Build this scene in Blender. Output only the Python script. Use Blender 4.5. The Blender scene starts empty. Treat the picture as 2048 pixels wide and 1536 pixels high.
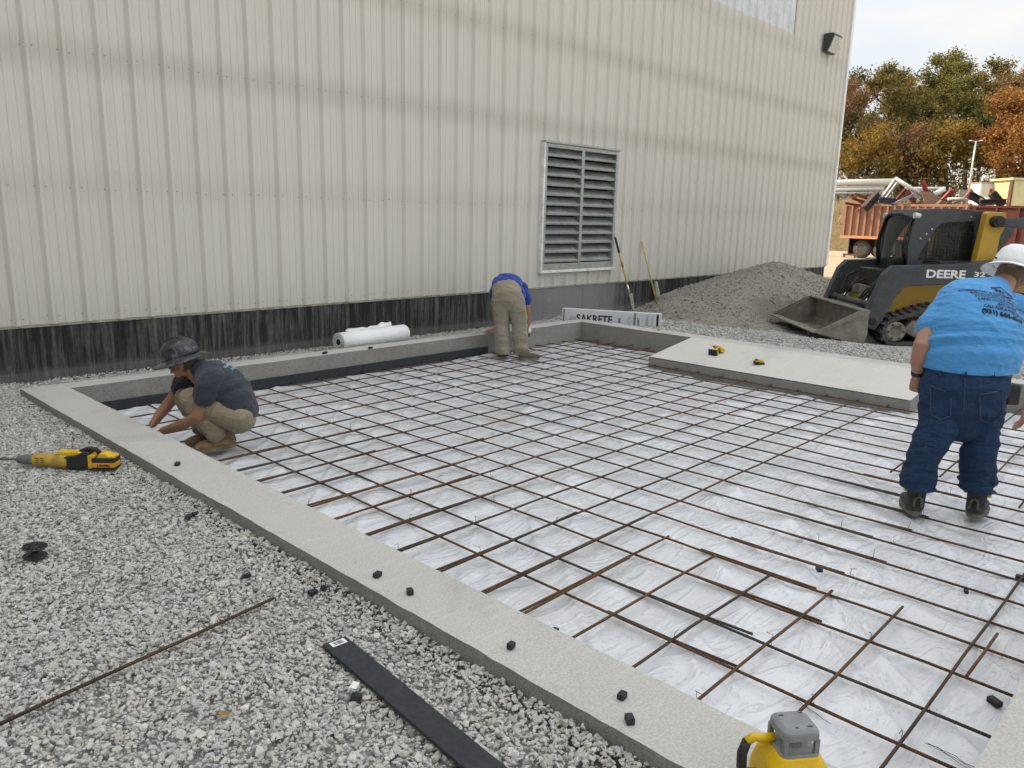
import bpy, bmesh, math, random
import numpy as np
from mathutils import Vector, Matrix, noise
from mathutils.bvhtree import BVHTree
random.seed(7); rng = np.random.default_rng(7)
sc = bpy.context.scene
COL = sc.collection
R = math.radians

# ------------------------------------------------------------------ camera
# world: x along the metal wall, y towards the wall (wall face y = 0), z = 0 on top of the concrete curb
CAM = Vector((0.0, -8.262, 1.58)); FPX = 1548.2
CR = Vector((0.69105563, -0.72239322, 0.02429279))
CU = Vector((0.1381585, 0.16500538, 0.9765682))
CF = Vector((0.70947469, 0.6715067, -0.21383266))
cd = bpy.data.cameras.new('camera'); cam = bpy.data.objects.new('camera', cd); COL.objects.link(cam)
cam.matrix_world = Matrix(((CR.x, CU.x, -CF.x, CAM.x), (CR.y, CU.y, -CF.y, CAM.y), (CR.z, CU.z, -CF.z, CAM.z), (0, 0, 0, 1)))
cd.sensor_width = 36; cd.lens = FPX / 2048 * 36; cd.clip_start = .05; cd.clip_end = 3000
sc.camera = cam

# ------------------------------------------------------------------ sky, sun, exposure
SUN_AZ, SUN_EL = R(-19.0), R(38)
world = bpy.data.worlds.new('World'); sc.world = world; world.use_nodes = True
wn, wl = world.node_tree.nodes, world.node_tree.links; wn.clear()
wo = wn.new('ShaderNodeOutputWorld'); wb = wn.new('ShaderNodeBackground'); wb.inputs['Strength'].default_value = .15
sky = wn.new('ShaderNodeTexSky'); sky.sky_type = 'NISHITA'; sky.sun_disc = False
sky.sun_elevation = SUN_EL; sky.sun_rotation = SUN_AZ; sky.altitude = 200; sky.air_density = .8; sky.dust_density = .1; sky.ozone_density = 1.2
wtc = wn.new('ShaderNodeTexCoord'); wmp = wn.new('ShaderNodeMapping'); wmp.inputs['Scale'].default_value = (1.0, 1.0, 3.2); wmp.inputs['Location'].default_value = (.35, .1, .25)
wno = wn.new('ShaderNodeTexNoise'); wno.inputs['Scale'].default_value = 2.6; wno.inputs['Detail'].default_value = 7; wno.inputs['Roughness'].default_value = .56
wrp = wn.new('ShaderNodeValToRGB'); wrp.color_ramp.elements[0].position = .5; wrp.color_ramp.elements[1].position = .72
wmx = wn.new('ShaderNodeMixRGB'); wmx.inputs['Color2'].default_value = (3.15, 3.2, 3.3, 1)
wmul = wn.new('ShaderNodeMath'); wmul.operation = 'MULTIPLY'; wmul.inputs[1].default_value = .6
wl.new(wtc.outputs['Generated'], wmp.inputs['Vector']); wl.new(wmp.outputs[0], wno.inputs['Vector']); wl.new(wno.outputs['Fac'], wrp.inputs[0])
# thin high cloud over the blue: luminance after the CIE overcast model, (1 + 2 sin h) / 3 of the zenith, with brighter patches
wmx.inputs['Color1'].default_value = (2.85, 3.85, 4.95, 1); wmx.inputs['Color2'].default_value = (4.5, 4.7, 5.0, 1)
wl.new(wrp.outputs[0], wmul.inputs[0]); wl.new(wmul.outputs[0], wmx.inputs[0])
wsx = wn.new('ShaderNodeSeparateXYZ'); wl.new(wtc.outputs['Generated'], wsx.inputs[0])
wmr = wn.new('ShaderNodeMapRange'); wmr.inputs['From Min'].default_value = 0; wmr.inputs['From Max'].default_value = 1; wmr.inputs['To Min'].default_value = .333; wmr.inputs['To Max'].default_value = 1.0
wl.new(wsx.outputs['Z'], wmr.inputs['Value'])
wgr = wn.new('ShaderNodeMixRGB'); wgr.blend_type = 'MULTIPLY'; wgr.inputs[0].default_value = 1; wl.new(wmx.outputs[0], wgr.inputs['Color1']); wl.new(wmr.outputs[0], wgr.inputs['Color2'])
wvl = wn.new('ShaderNodeMixRGB'); wvl.inputs[0].default_value = .88; wl.new(sky.outputs[0], wvl.inputs['Color1']); wl.new(wgr.outputs[0], wvl.inputs['Color2'])
wl.new(wvl.outputs[0], wb.inputs['Color']); wl.new(wb.outputs[0], wo.inputs[0])
sd = bpy.data.lights.new('sun', 'SUN'); sd.energy = 2.0; sd.angle = R(.6); sd.color = (1, .93, .82)
sun = bpy.data.objects.new('sun', sd); COL.objects.link(sun)
sdir = Vector((math.sin(SUN_AZ) * math.cos(SUN_EL), math.cos(SUN_AZ) * math.cos(SUN_EL), math.sin(SUN_EL)))
sun.rotation_euler = sdir.to_track_quat('Z', 'Y').to_euler(); sun.location = (0, 20, 30)
vs = sc.view_settings; vs.view_transform = 'Standard'; vs.look = 'None'; vs.gamma = 1; vs.exposure = 1.68
vs.use_white_balance = True; vs.white_balance_temperature = 9300; vs.white_balance_tint = 20
sc.cycles.use_denoising = True; sc.cycles.use_adaptive_sampling = True; sc.cycles.adaptive_threshold = .02; sc.cycles.adaptive_min_samples = 12
sc.cycles.max_bounces = 5; sc.cycles.diffuse_bounces = 2; sc.cycles.glossy_bounces = 3; sc.cycles.transmission_bounces = 4; sc.cycles.transparent_max_bounces = 8

# ------------------------------------------------------------------ placing helpers
def ray(px, py): return CF + CR * ((px - 1024) / FPX) - CU * ((py - 768) / FPX)
def P3(px, py, d): return CAM + ray(px, py) * d                     # d = distance along the view axis
def onz(px, py, z): r = ray(px, py); return CAM + r * ((z - CAM.z) / r.z)
def ony(px, py, y): r = ray(px, py); return CAM + r * ((y - CAM.y) / r.y)
def onx(px, py, x): r = ray(px, py); return CAM + r * ((x - CAM.x) / r.x)

# ------------------------------------------------------------------ material helpers
MATS = {}
class NT:
    def __init__(s, name):
        s.m = bpy.data.materials.new(name); s.m.use_nodes = True; s.t = s.m.node_tree; s.n = s.t.nodes; s.l = s.t.links
        s.b = s.n['Principled BSDF']; s.co = s.n.new('ShaderNodeTexCoord')
        MATS[name] = s.m
    def node(s, t, **kw):
        n = s.n.new(t)
        for k, v in kw.items():
            if k in ('operation', 'blend_type', 'wave_type', 'bands_direction', 'feature', 'data_type', 'attribute_name', 'noise_dimensions', 'interpolation_type', 'wave_profile', 'distance'): setattr(n, k, v)
            else:
                key = k.replace('_', ' ') if k.replace('_', ' ') in [i.name for i in n.inputs] else k
                n.inputs[key].default_value = v
        return n
    def link(s, a, b): s.l.new(a, b)
    def map(s, scale=(1, 1, 1), loc=(0, 0, 0), rot=(0, 0, 0), src='Object'):
        m = s.n.new('ShaderNodeMapping'); m.inputs['Scale'].default_value = scale; m.inputs['Location'].default_value = loc; m.inputs['Rotation'].default_value = rot
        s.link(s.co.outputs[src], m.inputs['Vector']); return m.outputs[0]
    def geo(s, scale=(1, 1, 1)):
        g = s.n.new('ShaderNodeNewGeometry'); m = s.n.new('ShaderNodeMapping'); m.inputs['Scale'].default_value = scale
        s.link(g.outputs['Position'], m.inputs['Vector']); return m.outputs[0]
    def noise(s, vec, scale, detail=4, rough=.55, dist=0):
        n = s.n.new('ShaderNodeTexNoise'); n.inputs['Scale'].default_value = scale; n.inputs['Detail'].default_value = detail; n.inputs['Roughness'].default_value = rough; n.inputs['Distortion'].default_value = dist
        if vec is not None: s.link(vec, n.inputs['Vector'])
        return n.outputs['Fac']
    def voro(s, vec, scale, feature='F1', out='Distance'):
        n = s.n.new('ShaderNodeTexVoronoi'); n.feature = feature; n.inputs['Scale'].default_value = scale; s.link(vec, n.inputs['Vector']); return n.outputs[out]
    def ramp(s, fac, stops, interp='LINEAR'):
        r = s.n.new('ShaderNodeValToRGB'); r.color_ramp.interpolation = interp; e = r.color_ramp.elements
        while len(e) < len(stops): e.new(.5)
        for i, (p, c) in enumerate(stops):
            e[i].position = p; e[i].color = (c, c, c, 1) if isinstance(c, (int, float)) else (*c, 1)
        s.link(fac, r.inputs[0]); return r.outputs[0]
    def mix(s, fac, a, b, mode='MIX'):
        m = s.n.new('ShaderNodeMixRGB'); m.blend_type = mode
        for k, v in ((0, fac), (1, a), (2, b)):
            if isinstance(v, (int, float)): m.inputs[k].default_value = v if k == 0 else (v, v, v, 1)
            elif isinstance(v, tuple): m.inputs[k].default_value = (*v, 1)
            else: s.link(v, m.inputs[k])
        return m.outputs[0]
    def math(s, op, a, b=0):
        m = s.n.new('ShaderNodeMath'); m.operation = op
        for k, v in ((0, a), (1, b)):
            if isinstance(v, (int, float)): m.inputs[k].default_value = v
            else: s.link(v, m.inputs[k])
        return m.outputs[0]
    def bump(s, h, strength=.3, dist=.01, prev=None):
        b = s.n.new('ShaderNodeBump'); b.inputs['Strength'].default_value = strength; b.inputs['Distance'].default_value = dist
        s.link(h, b.inputs['Height'])
        if prev is not None: s.link(prev, b.inputs['Normal'])
        return b.outputs[0]
    def done(s, col=None, rough=None, metal=None, normal=None, spec=None, **kw):
        for k, v in (('Base Color', col), ('Roughness', rough), ('Metallic', metal), ('Normal', normal), ('Specular IOR Level', spec)):
            if v is None: continue
            if isinstance(v, tuple): s.b.inputs[k].default_value = (*v, 1)
            elif isinstance(v, (int, float)): s.b.inputs[k].default_value = v
            else: s.link(v, s.b.inputs[k])
        for k, v in kw.items(): s.b.inputs[k.replace('_', ' ')].default_value = v
        return s.m
def flat(name, col, rough=.6, metal=0, var=.25, scale=8, bump=.0, bscale=60, spec=.5):
    """a plain paint/plastic/metal with uneven tone, so no surface is one flat colour"""
    if name in MATS: return MATS[name]
    t = NT(name); v = t.map(); n = t.noise(v, scale, 5, .6)
    lo = tuple(c * (1 - var) for c in col); hi = tuple(min(1, c * (1 + var)) for c in col)
    c = t.ramp(n, [(.3, lo), (.7, hi)])
    r = t.ramp(t.noise(v, scale * 2.3, 3), [(.3, max(.05, rough - .12)), (.7, min(1, rough + .12))])
    nb = t.bump(t.noise(v, bscale, 3), bump, .01) if bump else None
    return t.done(c, r, metal, nb, spec)

# ------------------------------------------------------------------ mesh helpers
class MB:
    def __init__(s): s.v = []; s.f = []; s.sm = []
    def add(s, vs, fs, smooth=False):
        o = len(s.v); s.v += [tuple(v) for v in vs]; s.f += [tuple(i + o for i in f) for f in fs]; s.sm += [smooth] * len(fs); return s
    def box(s, lo, hi, M=None, bev=0.0):
        (x0, y0, z0), (x1, y1, z1) = lo, hi
        if bev > 0:
            bm = bmesh.new(); bmesh.ops.create_cube(bm, size=1)
            for v in bm.verts: v.co = Vector(((x0 + x1) / 2 + v.co.x * (x1 - x0), (y0 + y1) / 2 + v.co.y * (y1 - y0), (z0 + z1) / 2 + v.co.z * (z1 - z0)))
            bmesh.ops.bevel(bm, geom=bm.edges[:], offset=bev, segments=2, affect='EDGES', profile=.6)
            return s.bm(bm, M)
        vs = [(x0, y0, z0), (x1, y0, z0), (x1, y1, z0), (x0, y1, z0), (x0, y0, z1), (x1, y0, z1), (x1, y1, z1), (x0, y1, z1)]
        if M is not None: vs = [M @ Vector(v) for v in vs]
        return s.add(vs, [(0, 3, 2, 1), (4, 5, 6, 7), (0, 1, 5, 4), (1, 2, 6, 5), (2, 3, 7, 6), (3, 0, 4, 7)])
    def bm(s, bm, M=None, smooth=False):
        bm.verts.index_update()
        vs = [(M @ v.co) if M is not None else v.co.copy() for v in bm.verts]; fs = [[v.index for v in f.verts] for f in bm.faces]; bm.free()
        return s.add(vs, fs, smooth)
    def cyl(s, a, b, r0, r1=None, n=12, cap=True, smooth=True):
        r1 = r0 if r1 is None else r1; a = Vector(a); b = Vector(b); t = (b - a).normalized()
        u = t.orthogonal().normalized(); w = t.cross(u); o = len(s.v)
        for c, r in ((a, r0), (b, r1)):
            for i in range(n):
                q = 2 * math.pi * i / n; s.v.append(tuple(c + (u * math.cos(q) + w * math.sin(q)) * r))
        for i in range(n): j = (i + 1) % n; s.f.append((o + i, o + j, o + n + j, o + n + i)); s.sm.append(smooth)
        if cap: s.f += [tuple(o + i for i in reversed(range(n))), tuple(o + n + i for i in range(n))]; s.sm += [False, False]
        return s
    def tube(s, pts, r, n=8, cap=True, closed=False):
        pts = [Vector(p) for p in pts]; k = len(pts); rs = r if isinstance(r, (list, tuple)) else [r] * k
        o = len(s.v); u = None
        for i, p in enumerate(pts):
            t = ((pts[(i + 1) % k] if (closed or i < k - 1) else p) - (pts[i - 1] if (closed or i > 0) else p)).normalized()
            u = t.orthogonal().normalized() if u is None else (u - t * u.dot(t)).normalized()
            w = t.cross(u)
            for j in range(n): q = 2 * math.pi * j / n; s.v.append(tuple(p + (u * math.cos(q) + w * math.sin(q)) * rs[i]))
        for i in range(k if closed else k - 1):
            i2 = (i + 1) % k
            for j in range(n): j2 = (j + 1) % n; s.f.append((o + i * n + j, o + i * n + j2, o + i2 * n + j2, o + i2 * n + j)); s.sm.append(True)
        if cap and not closed: s.f += [tuple(o + j for j in reversed(range(n))), tuple(o + (k - 1) * n + j for j in range(n))]; s.sm += [False, False]
        return s
    def prism(s, poly, z0, z1, M=None):
        """poly in local xy, extruded along z; M places it"""
        n = len(poly); vs = [Vector((x, y, z0)) for x, y in poly] + [Vector((x, y, z1)) for x, y in poly]
        if M is not None: vs = [M @ v for v in vs]
        return s.add(vs, [tuple(reversed(range(n))), tuple(range(n, 2 * n))] + [(i, (i + 1) % n, n + (i + 1) % n, n + i) for i in range(n)])
    def lathe(s, prof, M=None, n=20, smooth=True):
        o = len(s.v); k = len(prof)
        for r, z in prof:
            for j in range(n):
                q = 2 * math.pi * j / n; v = Vector((r * math.cos(q), r * math.sin(q), z)); s.v.append(tuple(M @ v if M is not None else v))
        for i in range(k - 1):
            for j in range(n): j2 = (j + 1) % n; s.f.append((o + i * n + j, o + i * n + j2, o + (i + 1) * n + j2, o + (i + 1) * n + j)); s.sm.append(smooth)
        s.f += [tuple(o + j for j in reversed(range(n))), tuple(o + (k - 1) * n + j for j in range(n))]; s.sm += [False, False]
        return s
    def mesh(s, name):
        me = bpy.data.meshes.new(name); me.from_pydata(s.v, [], s.f); me.polygons.foreach_set('use_smooth', s.sm); me.update(); return me
    def build(s, name, mat, parent=None, loc=None, bevel=0, fix=True):
        me = s.mesh(name)
        if fix:
            bm = bmesh.new(); bm.from_mesh(me); bmesh.ops.recalc_face_normals(bm, faces=bm.faces); bm.to_mesh(me); bm.free()
        o = link(name, me, mat, parent, loc)
        if bevel:
            m = o.modifiers.new('bevel', 'BEVEL'); m.width = bevel; m.segments = 2; m.limit_method = 'ANGLE'
        return o
def link(name, me, mat=None, parent=None, loc=None):
    if mat is not None and me is not None and len(me.materials) == 0: me.materials.append(mat)
    o = bpy.data.objects.new(name, me); COL.objects.link(o)
    if parent is not None: o.parent = parent
    if loc is not None: o.location = loc
    return o
def tag(o, label, cat, group=None, kind=None):
    o['label'] = label; o['category'] = cat
    if group: o['group'] = group
    o['kind'] = kind or 'thing'
    return o
def struct(o, kind='structure'): o['kind'] = kind; return o
def thing(name, label, cat, loc=(0, 0, 0), rot=(0, 0, 0), group=None):
    o = bpy.data.objects.new(name, None); COL.objects.link(o); o.location = loc; o.rotation_euler = rot; o.empty_display_size = .1
    return tag(o, label, cat, group)
def grid_mesh(name, X, Y, Z, smooth=True):
    """numpy grid -> mesh"""
    n, m = X.shape; co = np.stack([X, Y, Z], -1).reshape(-1, 3).astype(np.float32)
    i = np.arange(n * m).reshape(n, m); q = np.stack([i[:-1, :-1], i[1:, :-1], i[1:, 1:], i[:-1, 1:]], -1).reshape(-1, 4)
    return np_mesh(name, co, q, smooth)
def np_mesh(name, co, faces, smooth=False, col=None):
    me = bpy.data.meshes.new(name); k = faces.shape[1]; nf = len(faces)
    me.vertices.add(len(co)); me.vertices.foreach_set('co', np.ascontiguousarray(co, np.float32).ravel())
    me.loops.add(nf * k); me.loops.foreach_set('vertex_index', np.ascontiguousarray(faces, np.int32).ravel())
    me.polygons.add(nf); me.polygons.foreach_set('loop_start', np.arange(0, nf * k, k, dtype=np.int32)); me.polygons.foreach_set('loop_total', np.full(nf, k, np.int32))
    me.polygons.foreach_set('use_smooth', np.full(nf, smooth))
    if col is not None:
        a = me.color_attributes.new('Col', 'FLOAT_COLOR', 'POINT'); a.data.foreach_set('color', np.ascontiguousarray(col, np.float32).ravel())
    me.update(calc_edges=True); me.validate(); return me
def fbm(X, Y, scale, seed=0, octaves=4):
    """cheap value noise on numpy arrays, about -1..1"""
    out = np.zeros_like(X, dtype=float); amp = 1; tot = 0
    for o in range(octaves):
        r = np.random.default_rng(seed * 101 + o); T = r.random((256, 256)) * 2 - 1
        x = X * scale * 2 ** o + 37.3 * o; y = Y * scale * 2 ** o + 11.7 * o
        xi = np.floor(x).astype(int); yi = np.floor(y).astype(int); fx = x - xi; fy = y - yi
        fx = fx * fx * (3 - 2 * fx); fy = fy * fy * (3 - 2 * fy)
        g = lambda a, b: T[a % 256, b % 256]
        out += amp * ((g(xi, yi) * (1 - fx) + g(xi + 1, yi) * fx) * (1 - fy) + (g(xi, yi + 1) * (1 - fx) + g(xi + 1, yi + 1) * fx) * fy)
        tot += amp; amp *= .5
    return out / tot
def text_mesh(name, body, size, font_scale=(1, 1), extrude=0.0, bold=0.0, shear=0.0, spacing=1.0, res=3):
    cu = bpy.data.curves.new(name, 'FONT'); cu.body = body; cu.size = size; cu.align_x = 'CENTER'; cu.align_y = 'CENTER'
    cu.extrude = extrude; cu.offset = bold; cu.shear = shear; cu.space_character = spacing; cu.resolution_u = res
    o = bpy.data.objects.new(name, cu); COL.objects.link(o); dg = bpy.context.evaluated_depsgraph_get()
    me = bpy.data.meshes.new_from_object(o.evaluated_get(dg)); bpy.data.objects.remove(o); bpy.data.curves.remove(cu)
    me.name = name
    for v in me.vertices: v.co.x *= font_scale[0]; v.co.y *= font_scale[1]
    me.materials.clear(); return me
ORD = ['first', 'second', 'third', 'fourth', 'fifth', 'sixth', 'seventh', 'eighth', 'ninth', 'tenth', 'eleventh', 'twelfth', 'thirteenth', 'fourteenth', 'fifteenth', 'sixteenth', 'seventeenth', 'eighteenth', 'nineteenth', 'twentieth', 'twenty-first', 'twenty-second', 'twenty-third', 'twenty-fourth', 'twenty-fifth']
# ------------------------------------------------------------------ materials of the setting
def m_concrete(name, lo, hi, pit=.35, warm=(1.0, .975, .925)):
    t = NT(name); v = t.geo()
    big = t.noise(v, 1.3, 5, .6); mid = t.noise(v, 9, 5, .65); fine = t.noise(v, 120, 3, .6); sp = t.voro(v, 170)
    c = t.mix(big, tuple(lo * w for w in warm), tuple(hi * w for w in warm))
    c = t.mix(t.math('MULTIPLY', t.ramp(mid, [(.35, 0), (.7, 1)]), .35), c, tuple(hi * 1.05 * w for w in warm))
    c = t.mix(t.math('MULTIPLY', t.ramp(fine, [(.42, 1), (.6, 0)]), pit), c, tuple(lo * .5 * w for w in warm))
    c = t.mix(t.math('MULTIPLY', t.ramp(sp, [(.12, 1), (.25, 0)]), pit * .8), c, tuple(lo * .38 * w for w in warm))
    dm = t.ramp(t.noise(v, .9, 6, .7, .5), [(.52, 0), (.66, 1)]); c = t.mix(t.math('MULTIPLY', dm, .42), c, tuple(lo * .62 * w for w in warm)); tr = t.noise(t.geo((3, 26, 8)), 1.0, 3, .6); c = t.mix(t.math('MULTIPLY', t.ramp(tr, [(.55, 0), (.75, 1)]), .3), c, tuple(hi * 1.12 * w for w in warm)); st = t.noise(v, 6.5, 3, .5); c = t.mix(t.math('MULTIPLY', t.ramp(st, [(.68, 0), (.74, 1)]), .3), c, tuple(lo * .55 * w for w in (1, .95, .85)))
    nb = t.bump(t.mix(.5, fine, mid), .4, .006)
    return t.done(c, t.ramp(mid, [(.3, .78), (.7, .95)]), 0, nb, .25)
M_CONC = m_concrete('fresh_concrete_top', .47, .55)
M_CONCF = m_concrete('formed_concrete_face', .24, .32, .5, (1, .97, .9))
M_CONCR = m_concrete('ramp_concrete', .54, .62, .22, (1, .985, .93))
def m_metal_wall():
    t = NT('painted_metal_wall'); g = t.geo(); s = t.n.new('ShaderNodeSeparateXYZ'); t.link(g, s.inputs[0]); z = s.outputs['Z']
    gs = t.geo((6, 6, .22)); str_ = t.noise(gs, 3.2, 5, .65)
    gw = t.geo((.35, .35, .35)); w = t.noise(gw, 1.0, 4, .6)
    c = t.mix(w, (.59, .575, .525), (.64, .625, .575))
    c = t.mix(t.math('MULTIPLY', t.ramp(str_, [(.38, 1), (.62, 0)]), .22), c, (.47, .465, .43))
    # dirt that collects on the sheets along each girt line
    jit = t.math('MULTIPLY', t.math('SUBTRACT', t.noise(t.geo((1.6, 1.6, .4)), 1, 4, .6), .5), .14)
    zz = t.math('ADD', z, jit); tot = None
    for zc, amt in ((1.76, .4), (2.93, .85), (4.14, .85), (5.4, .55)):
        d = t.math('ABSOLUTE', t.math('SUBTRACT', zz, zc)); b = t.math('MULTIPLY', t.ramp(d, [(.0, 1), (.26, 0)], 'EASE'), amt)
        tot = b if tot is None else t.math('MAXIMUM', tot, b)
    tot = t.math('MULTIPLY', tot, t.ramp(t.noise(t.geo((2.2, 2, .5)), 1, 4), [(.3, .55), (.6, 1)]))
    c = t.mix(t.math('MULTIPLY', tot, .5), c, (.37, .36, .30))
    # chalky splash zone and chips
    low = t.ramp(z, [(.5, 1), (.9, 0)]); c = t.mix(t.math('MULTIPLY', low, t.math('MULTIPLY', t.noise(t.geo((9, 9, .9)), 1.4, 5), .35)), c, (.36, .35, .27))
    ch = t.noise(t.geo((30, 30, 9)), 1.6, 6, .7); gate = t.ramp(t.noise(t.geo((1.1, 1.1, .25)), 1, 3), [(.56, 0), (.66, 1)])
    c = t.mix(t.math('MULTIPLY', t.math('MULTIPLY', t.ramp(ch, [(.66, 0), (.7, 1)]), gate), .6), c, (.16, .155, .14))
    nb = t.bump(t.noise(t.geo((2.5, 2.5, .8)), 1.5, 3), .12, .02)
    return t.done(c, t.ramp(w, [(.3, .42), (.7, .58)]), 0, nb, .45)
M_WALL = m_metal_wall()
def m_found():
    t = NT('stained_foundation'); g = t.geo(); s = t.n.new('ShaderNodeSeparateXYZ'); t.link(g, s.inputs[0]); z, x = s.outputs['Z'], s.outputs['X']
    st = t.noise(t.geo((8, 8, .45)), 1.6, 6, .68); st2 = t.noise(t.geo((22, 22, 1.1)), 1.6, 5, .7); bl = t.noise(t.geo((1.4, 1.4, 1.2)), 1, 4)
    base = t.mix(t.noise(g, 18, 5, .7), (.085, .085, .08), (.20, .20, .19)); base = t.mix(t.ramp(z, [(-.12, .6), (.0, 0)]), base, (.22, .215, .20))
    # fresh-looking stretch under the louvre
    cl = t.ramp(t.math('ADD', t.math('MULTIPLY', t.math('ABSOLUTE', t.math('SUBTRACT', x, 10.15)), .4), t.math('MULTIPLY', t.math('SUBTRACT', st, .5), .35)), [(.2, .08), (.42, .3), (.62, 1)])
    k = t.math('ADD', t.math('MULTIPLY', st, .75), t.math('MULTIPLY', st2, .35))
    amt = t.ramp(t.math('ADD', k, t.math('MULTIPLY', bl, .25)), [(.47, 0), (.70, 1)])
    amt = t.math('MULTIPLY', amt, t.ramp(z, [(-.1, .6), (.05, .95), (.3, 1)]))
    amt = t.math('MULTIPLY', amt, cl)
    ls = t.ramp(t.noise(t.geo((13, 13, .7)), 1.8, 6, .75), [(.50, 0), (.66, 1)]); amt = t.math('MULTIPLY', amt, t.math('SUBTRACT', 1.0, t.math('MULTIPLY', ls, .6))); sk = t.noise(t.geo((30, 30, 14)), 1.6, 5, .75); base = t.mix(t.math('MULTIPLY', t.ramp(sk, [(.5, 0), (.7, 1)]), .4), base, (.30, .295, .28)); c = t.mix(t.math('MULTIPLY', amt, .93), base, (.013, .0135, .014))
    c = t.mix(t.math('MULTIPLY', t.math('SUBTRACT', 1, cl), .5), c, (.32, .325, .33))
    nb = t.bump(t.noise(g, 55, 5, .7), .7, .012)
    return t.done(c, .9, 0, nb, .2)
M_FOUND = m_found()
def m_galv(name='galvanised', col=(.34, .37, .37), rough=.42, metal=.55):
    t = NT(name); v = t.geo(); vo = t.voro(v, 26, 'F1', 'Color'); n = t.noise(v, 5, 5)
    c = t.mix(n, tuple(k * .75 for k in col), tuple(k * 1.2 for k in col)); c = t.mix(.12, c, vo)
    return t.done(c, t.ramp(n, [(.3, rough - .1), (.7, rough + .15)]), metal, None, .5)
M_GALV = m_galv()
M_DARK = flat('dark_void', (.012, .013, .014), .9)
def m_sheet():
    t = NT('white_poly_sheet'); g = t.geo(); n = t.noise(g, 3, 5, .6); d = t.noise(g, 34, 5, .7); pass_ = 0
    c = t.mix(n, (.58, .61, .65), (.69, .715, .75))
    c = t.mix(t.math('MULTIPLY', t.ramp(d, [(.57, 0), (.68, 1)]), .5), c, (.30, .27, .23))
    c = t.mix(t.math('MULTIPLY', t.ramp(t.noise(g, 1.1, 5, .7), [(.46, 0), (.7, 1)]), .4), c, (.50, .48, .45))
    cr = t.ramp(t.voro(t.geo((1, 1, 1)), 6.5, 'DISTANCE_TO_EDGE'), [(.0, 1), (.09, 0)]); mp = t.n.new('ShaderNodeMapping'); mp.inputs['Rotation'].default_value = (0, 0, .9); mp.inputs['Scale'].default_value = (.9, 3.4, 2); t.link(g, mp.inputs['Vector']); lw = t.noise(mp.outputs[0], 1.6, 4, .5, 1.2); rg = t.math('ABSOLUTE', t.math('SUBTRACT', lw, .5)); b0 = t.bump(t.ramp(rg, [(.0, 1), (.08, .25), (.25, 0)], 'EASE'), .26, .035); b2 = t.bump(t.noise(g, 3.2, 2, .4, .4), .2, .05, b0)
    return t.done(c, t.ramp(n, [(.3, .16), (.7, .30)]), 0, b2, .6)
M_SHEET = m_sheet()
def m_rebar(name, a, b):
    t = NT(name); v = t.map(); g = t.geo(); n = t.noise(g, 4.5, 5, .7); n2 = t.noise(g, 60, 4, .7)
    c = t.mix(t.ramp(n, [(.35, 0), (.65, 1)]), a, b); c = t.mix(t.math('MULTIPLY', n2, .45), c, (.02, .013, .01))
    w = t.n.new('ShaderNodeTexWave'); w.inputs['Scale'].default_value = 32; w.bands_direction = 'X'; w.inputs['Distortion'].default_value = .3; t.link(v, w.inputs['Vector'])
    nb = t.bump(w.outputs['Fac'], .85, .006); nb = t.bump(n2, .3, .002, nb)
    return t.done(c, .68, .25, nb, .35)
M_REBAR = [m_rebar('rusty_rebar', (.13, .064, .035), (.28, .125, .055)), m_rebar('dark_rebar', (.075, .052, .04), (.16, .088, .05)), m_rebar('orange_rusty_rebar', (.13, .06, .025), (.25, .12, .05)), m_rebar('steel_grey_rebar', (.08, .075, .07), (.13, .10, .075))]
M_FOAM = flat('black_foam', (.021, .023, .028), .75, 0, .2, 20, .25, 180)
def m_stone():
    t = NT('crushed_stone'); a = t.n.new('ShaderNodeVertexColor'); a.layer_name = 'Col'; g = t.geo(); n = t.noise(g, 160, 4, .6)
    c = t.mix(t.math('MULTIPLY', t.ramp(n, [(.35, 0), (.7, 1)]), .35), a.outputs['Color'], (.16, .16, .16))
    return t.done(c, .9, 0, t.bump(n, .35, .002), .2)
M_STONE = m_stone()
def m_ground():
    t = NT('yard_ground'); g = t.geo(); s = t.n.new('ShaderNodeSeparateXYZ'); t.link(g, s.inputs[0]); x = s.outputs['X']
    n = t.noise(g, 40, 5, .7); n2 = t.noise(g, .5, 5, .6); vo = t.voro(g, 55)
    grv = t.mix(t.ramp(vo, [(.05, 0), (.5, 1)]), (.28, .275, .26), (.46, .45, .43))
    yard = t.mix(n2, (.33, .29, .22), (.46, .41, .32)); yard = t.mix(t.math('MULTIPLY', n, .3), yard, (.24, .2, .15))
    xx = t.math('ADD', x, t.math('MULTIPLY', n2, 3)); c = t.mix(t.ramp(t.math('MULTIPLY', xx, .01), [(.185, 0), (.215, 1)]), grv, yard)
    far = t.ramp(t.math('MULTIPLY', xx, .01), [(.52, 0), (.60, 1)]); c = t.mix(far, c, t.mix(n, (.13, .12, .05), (.24, .2, .1)))
    return t.done(c, .95, 0, t.bump(n, .5, .02), .15)
M_GROUND = m_ground()

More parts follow.
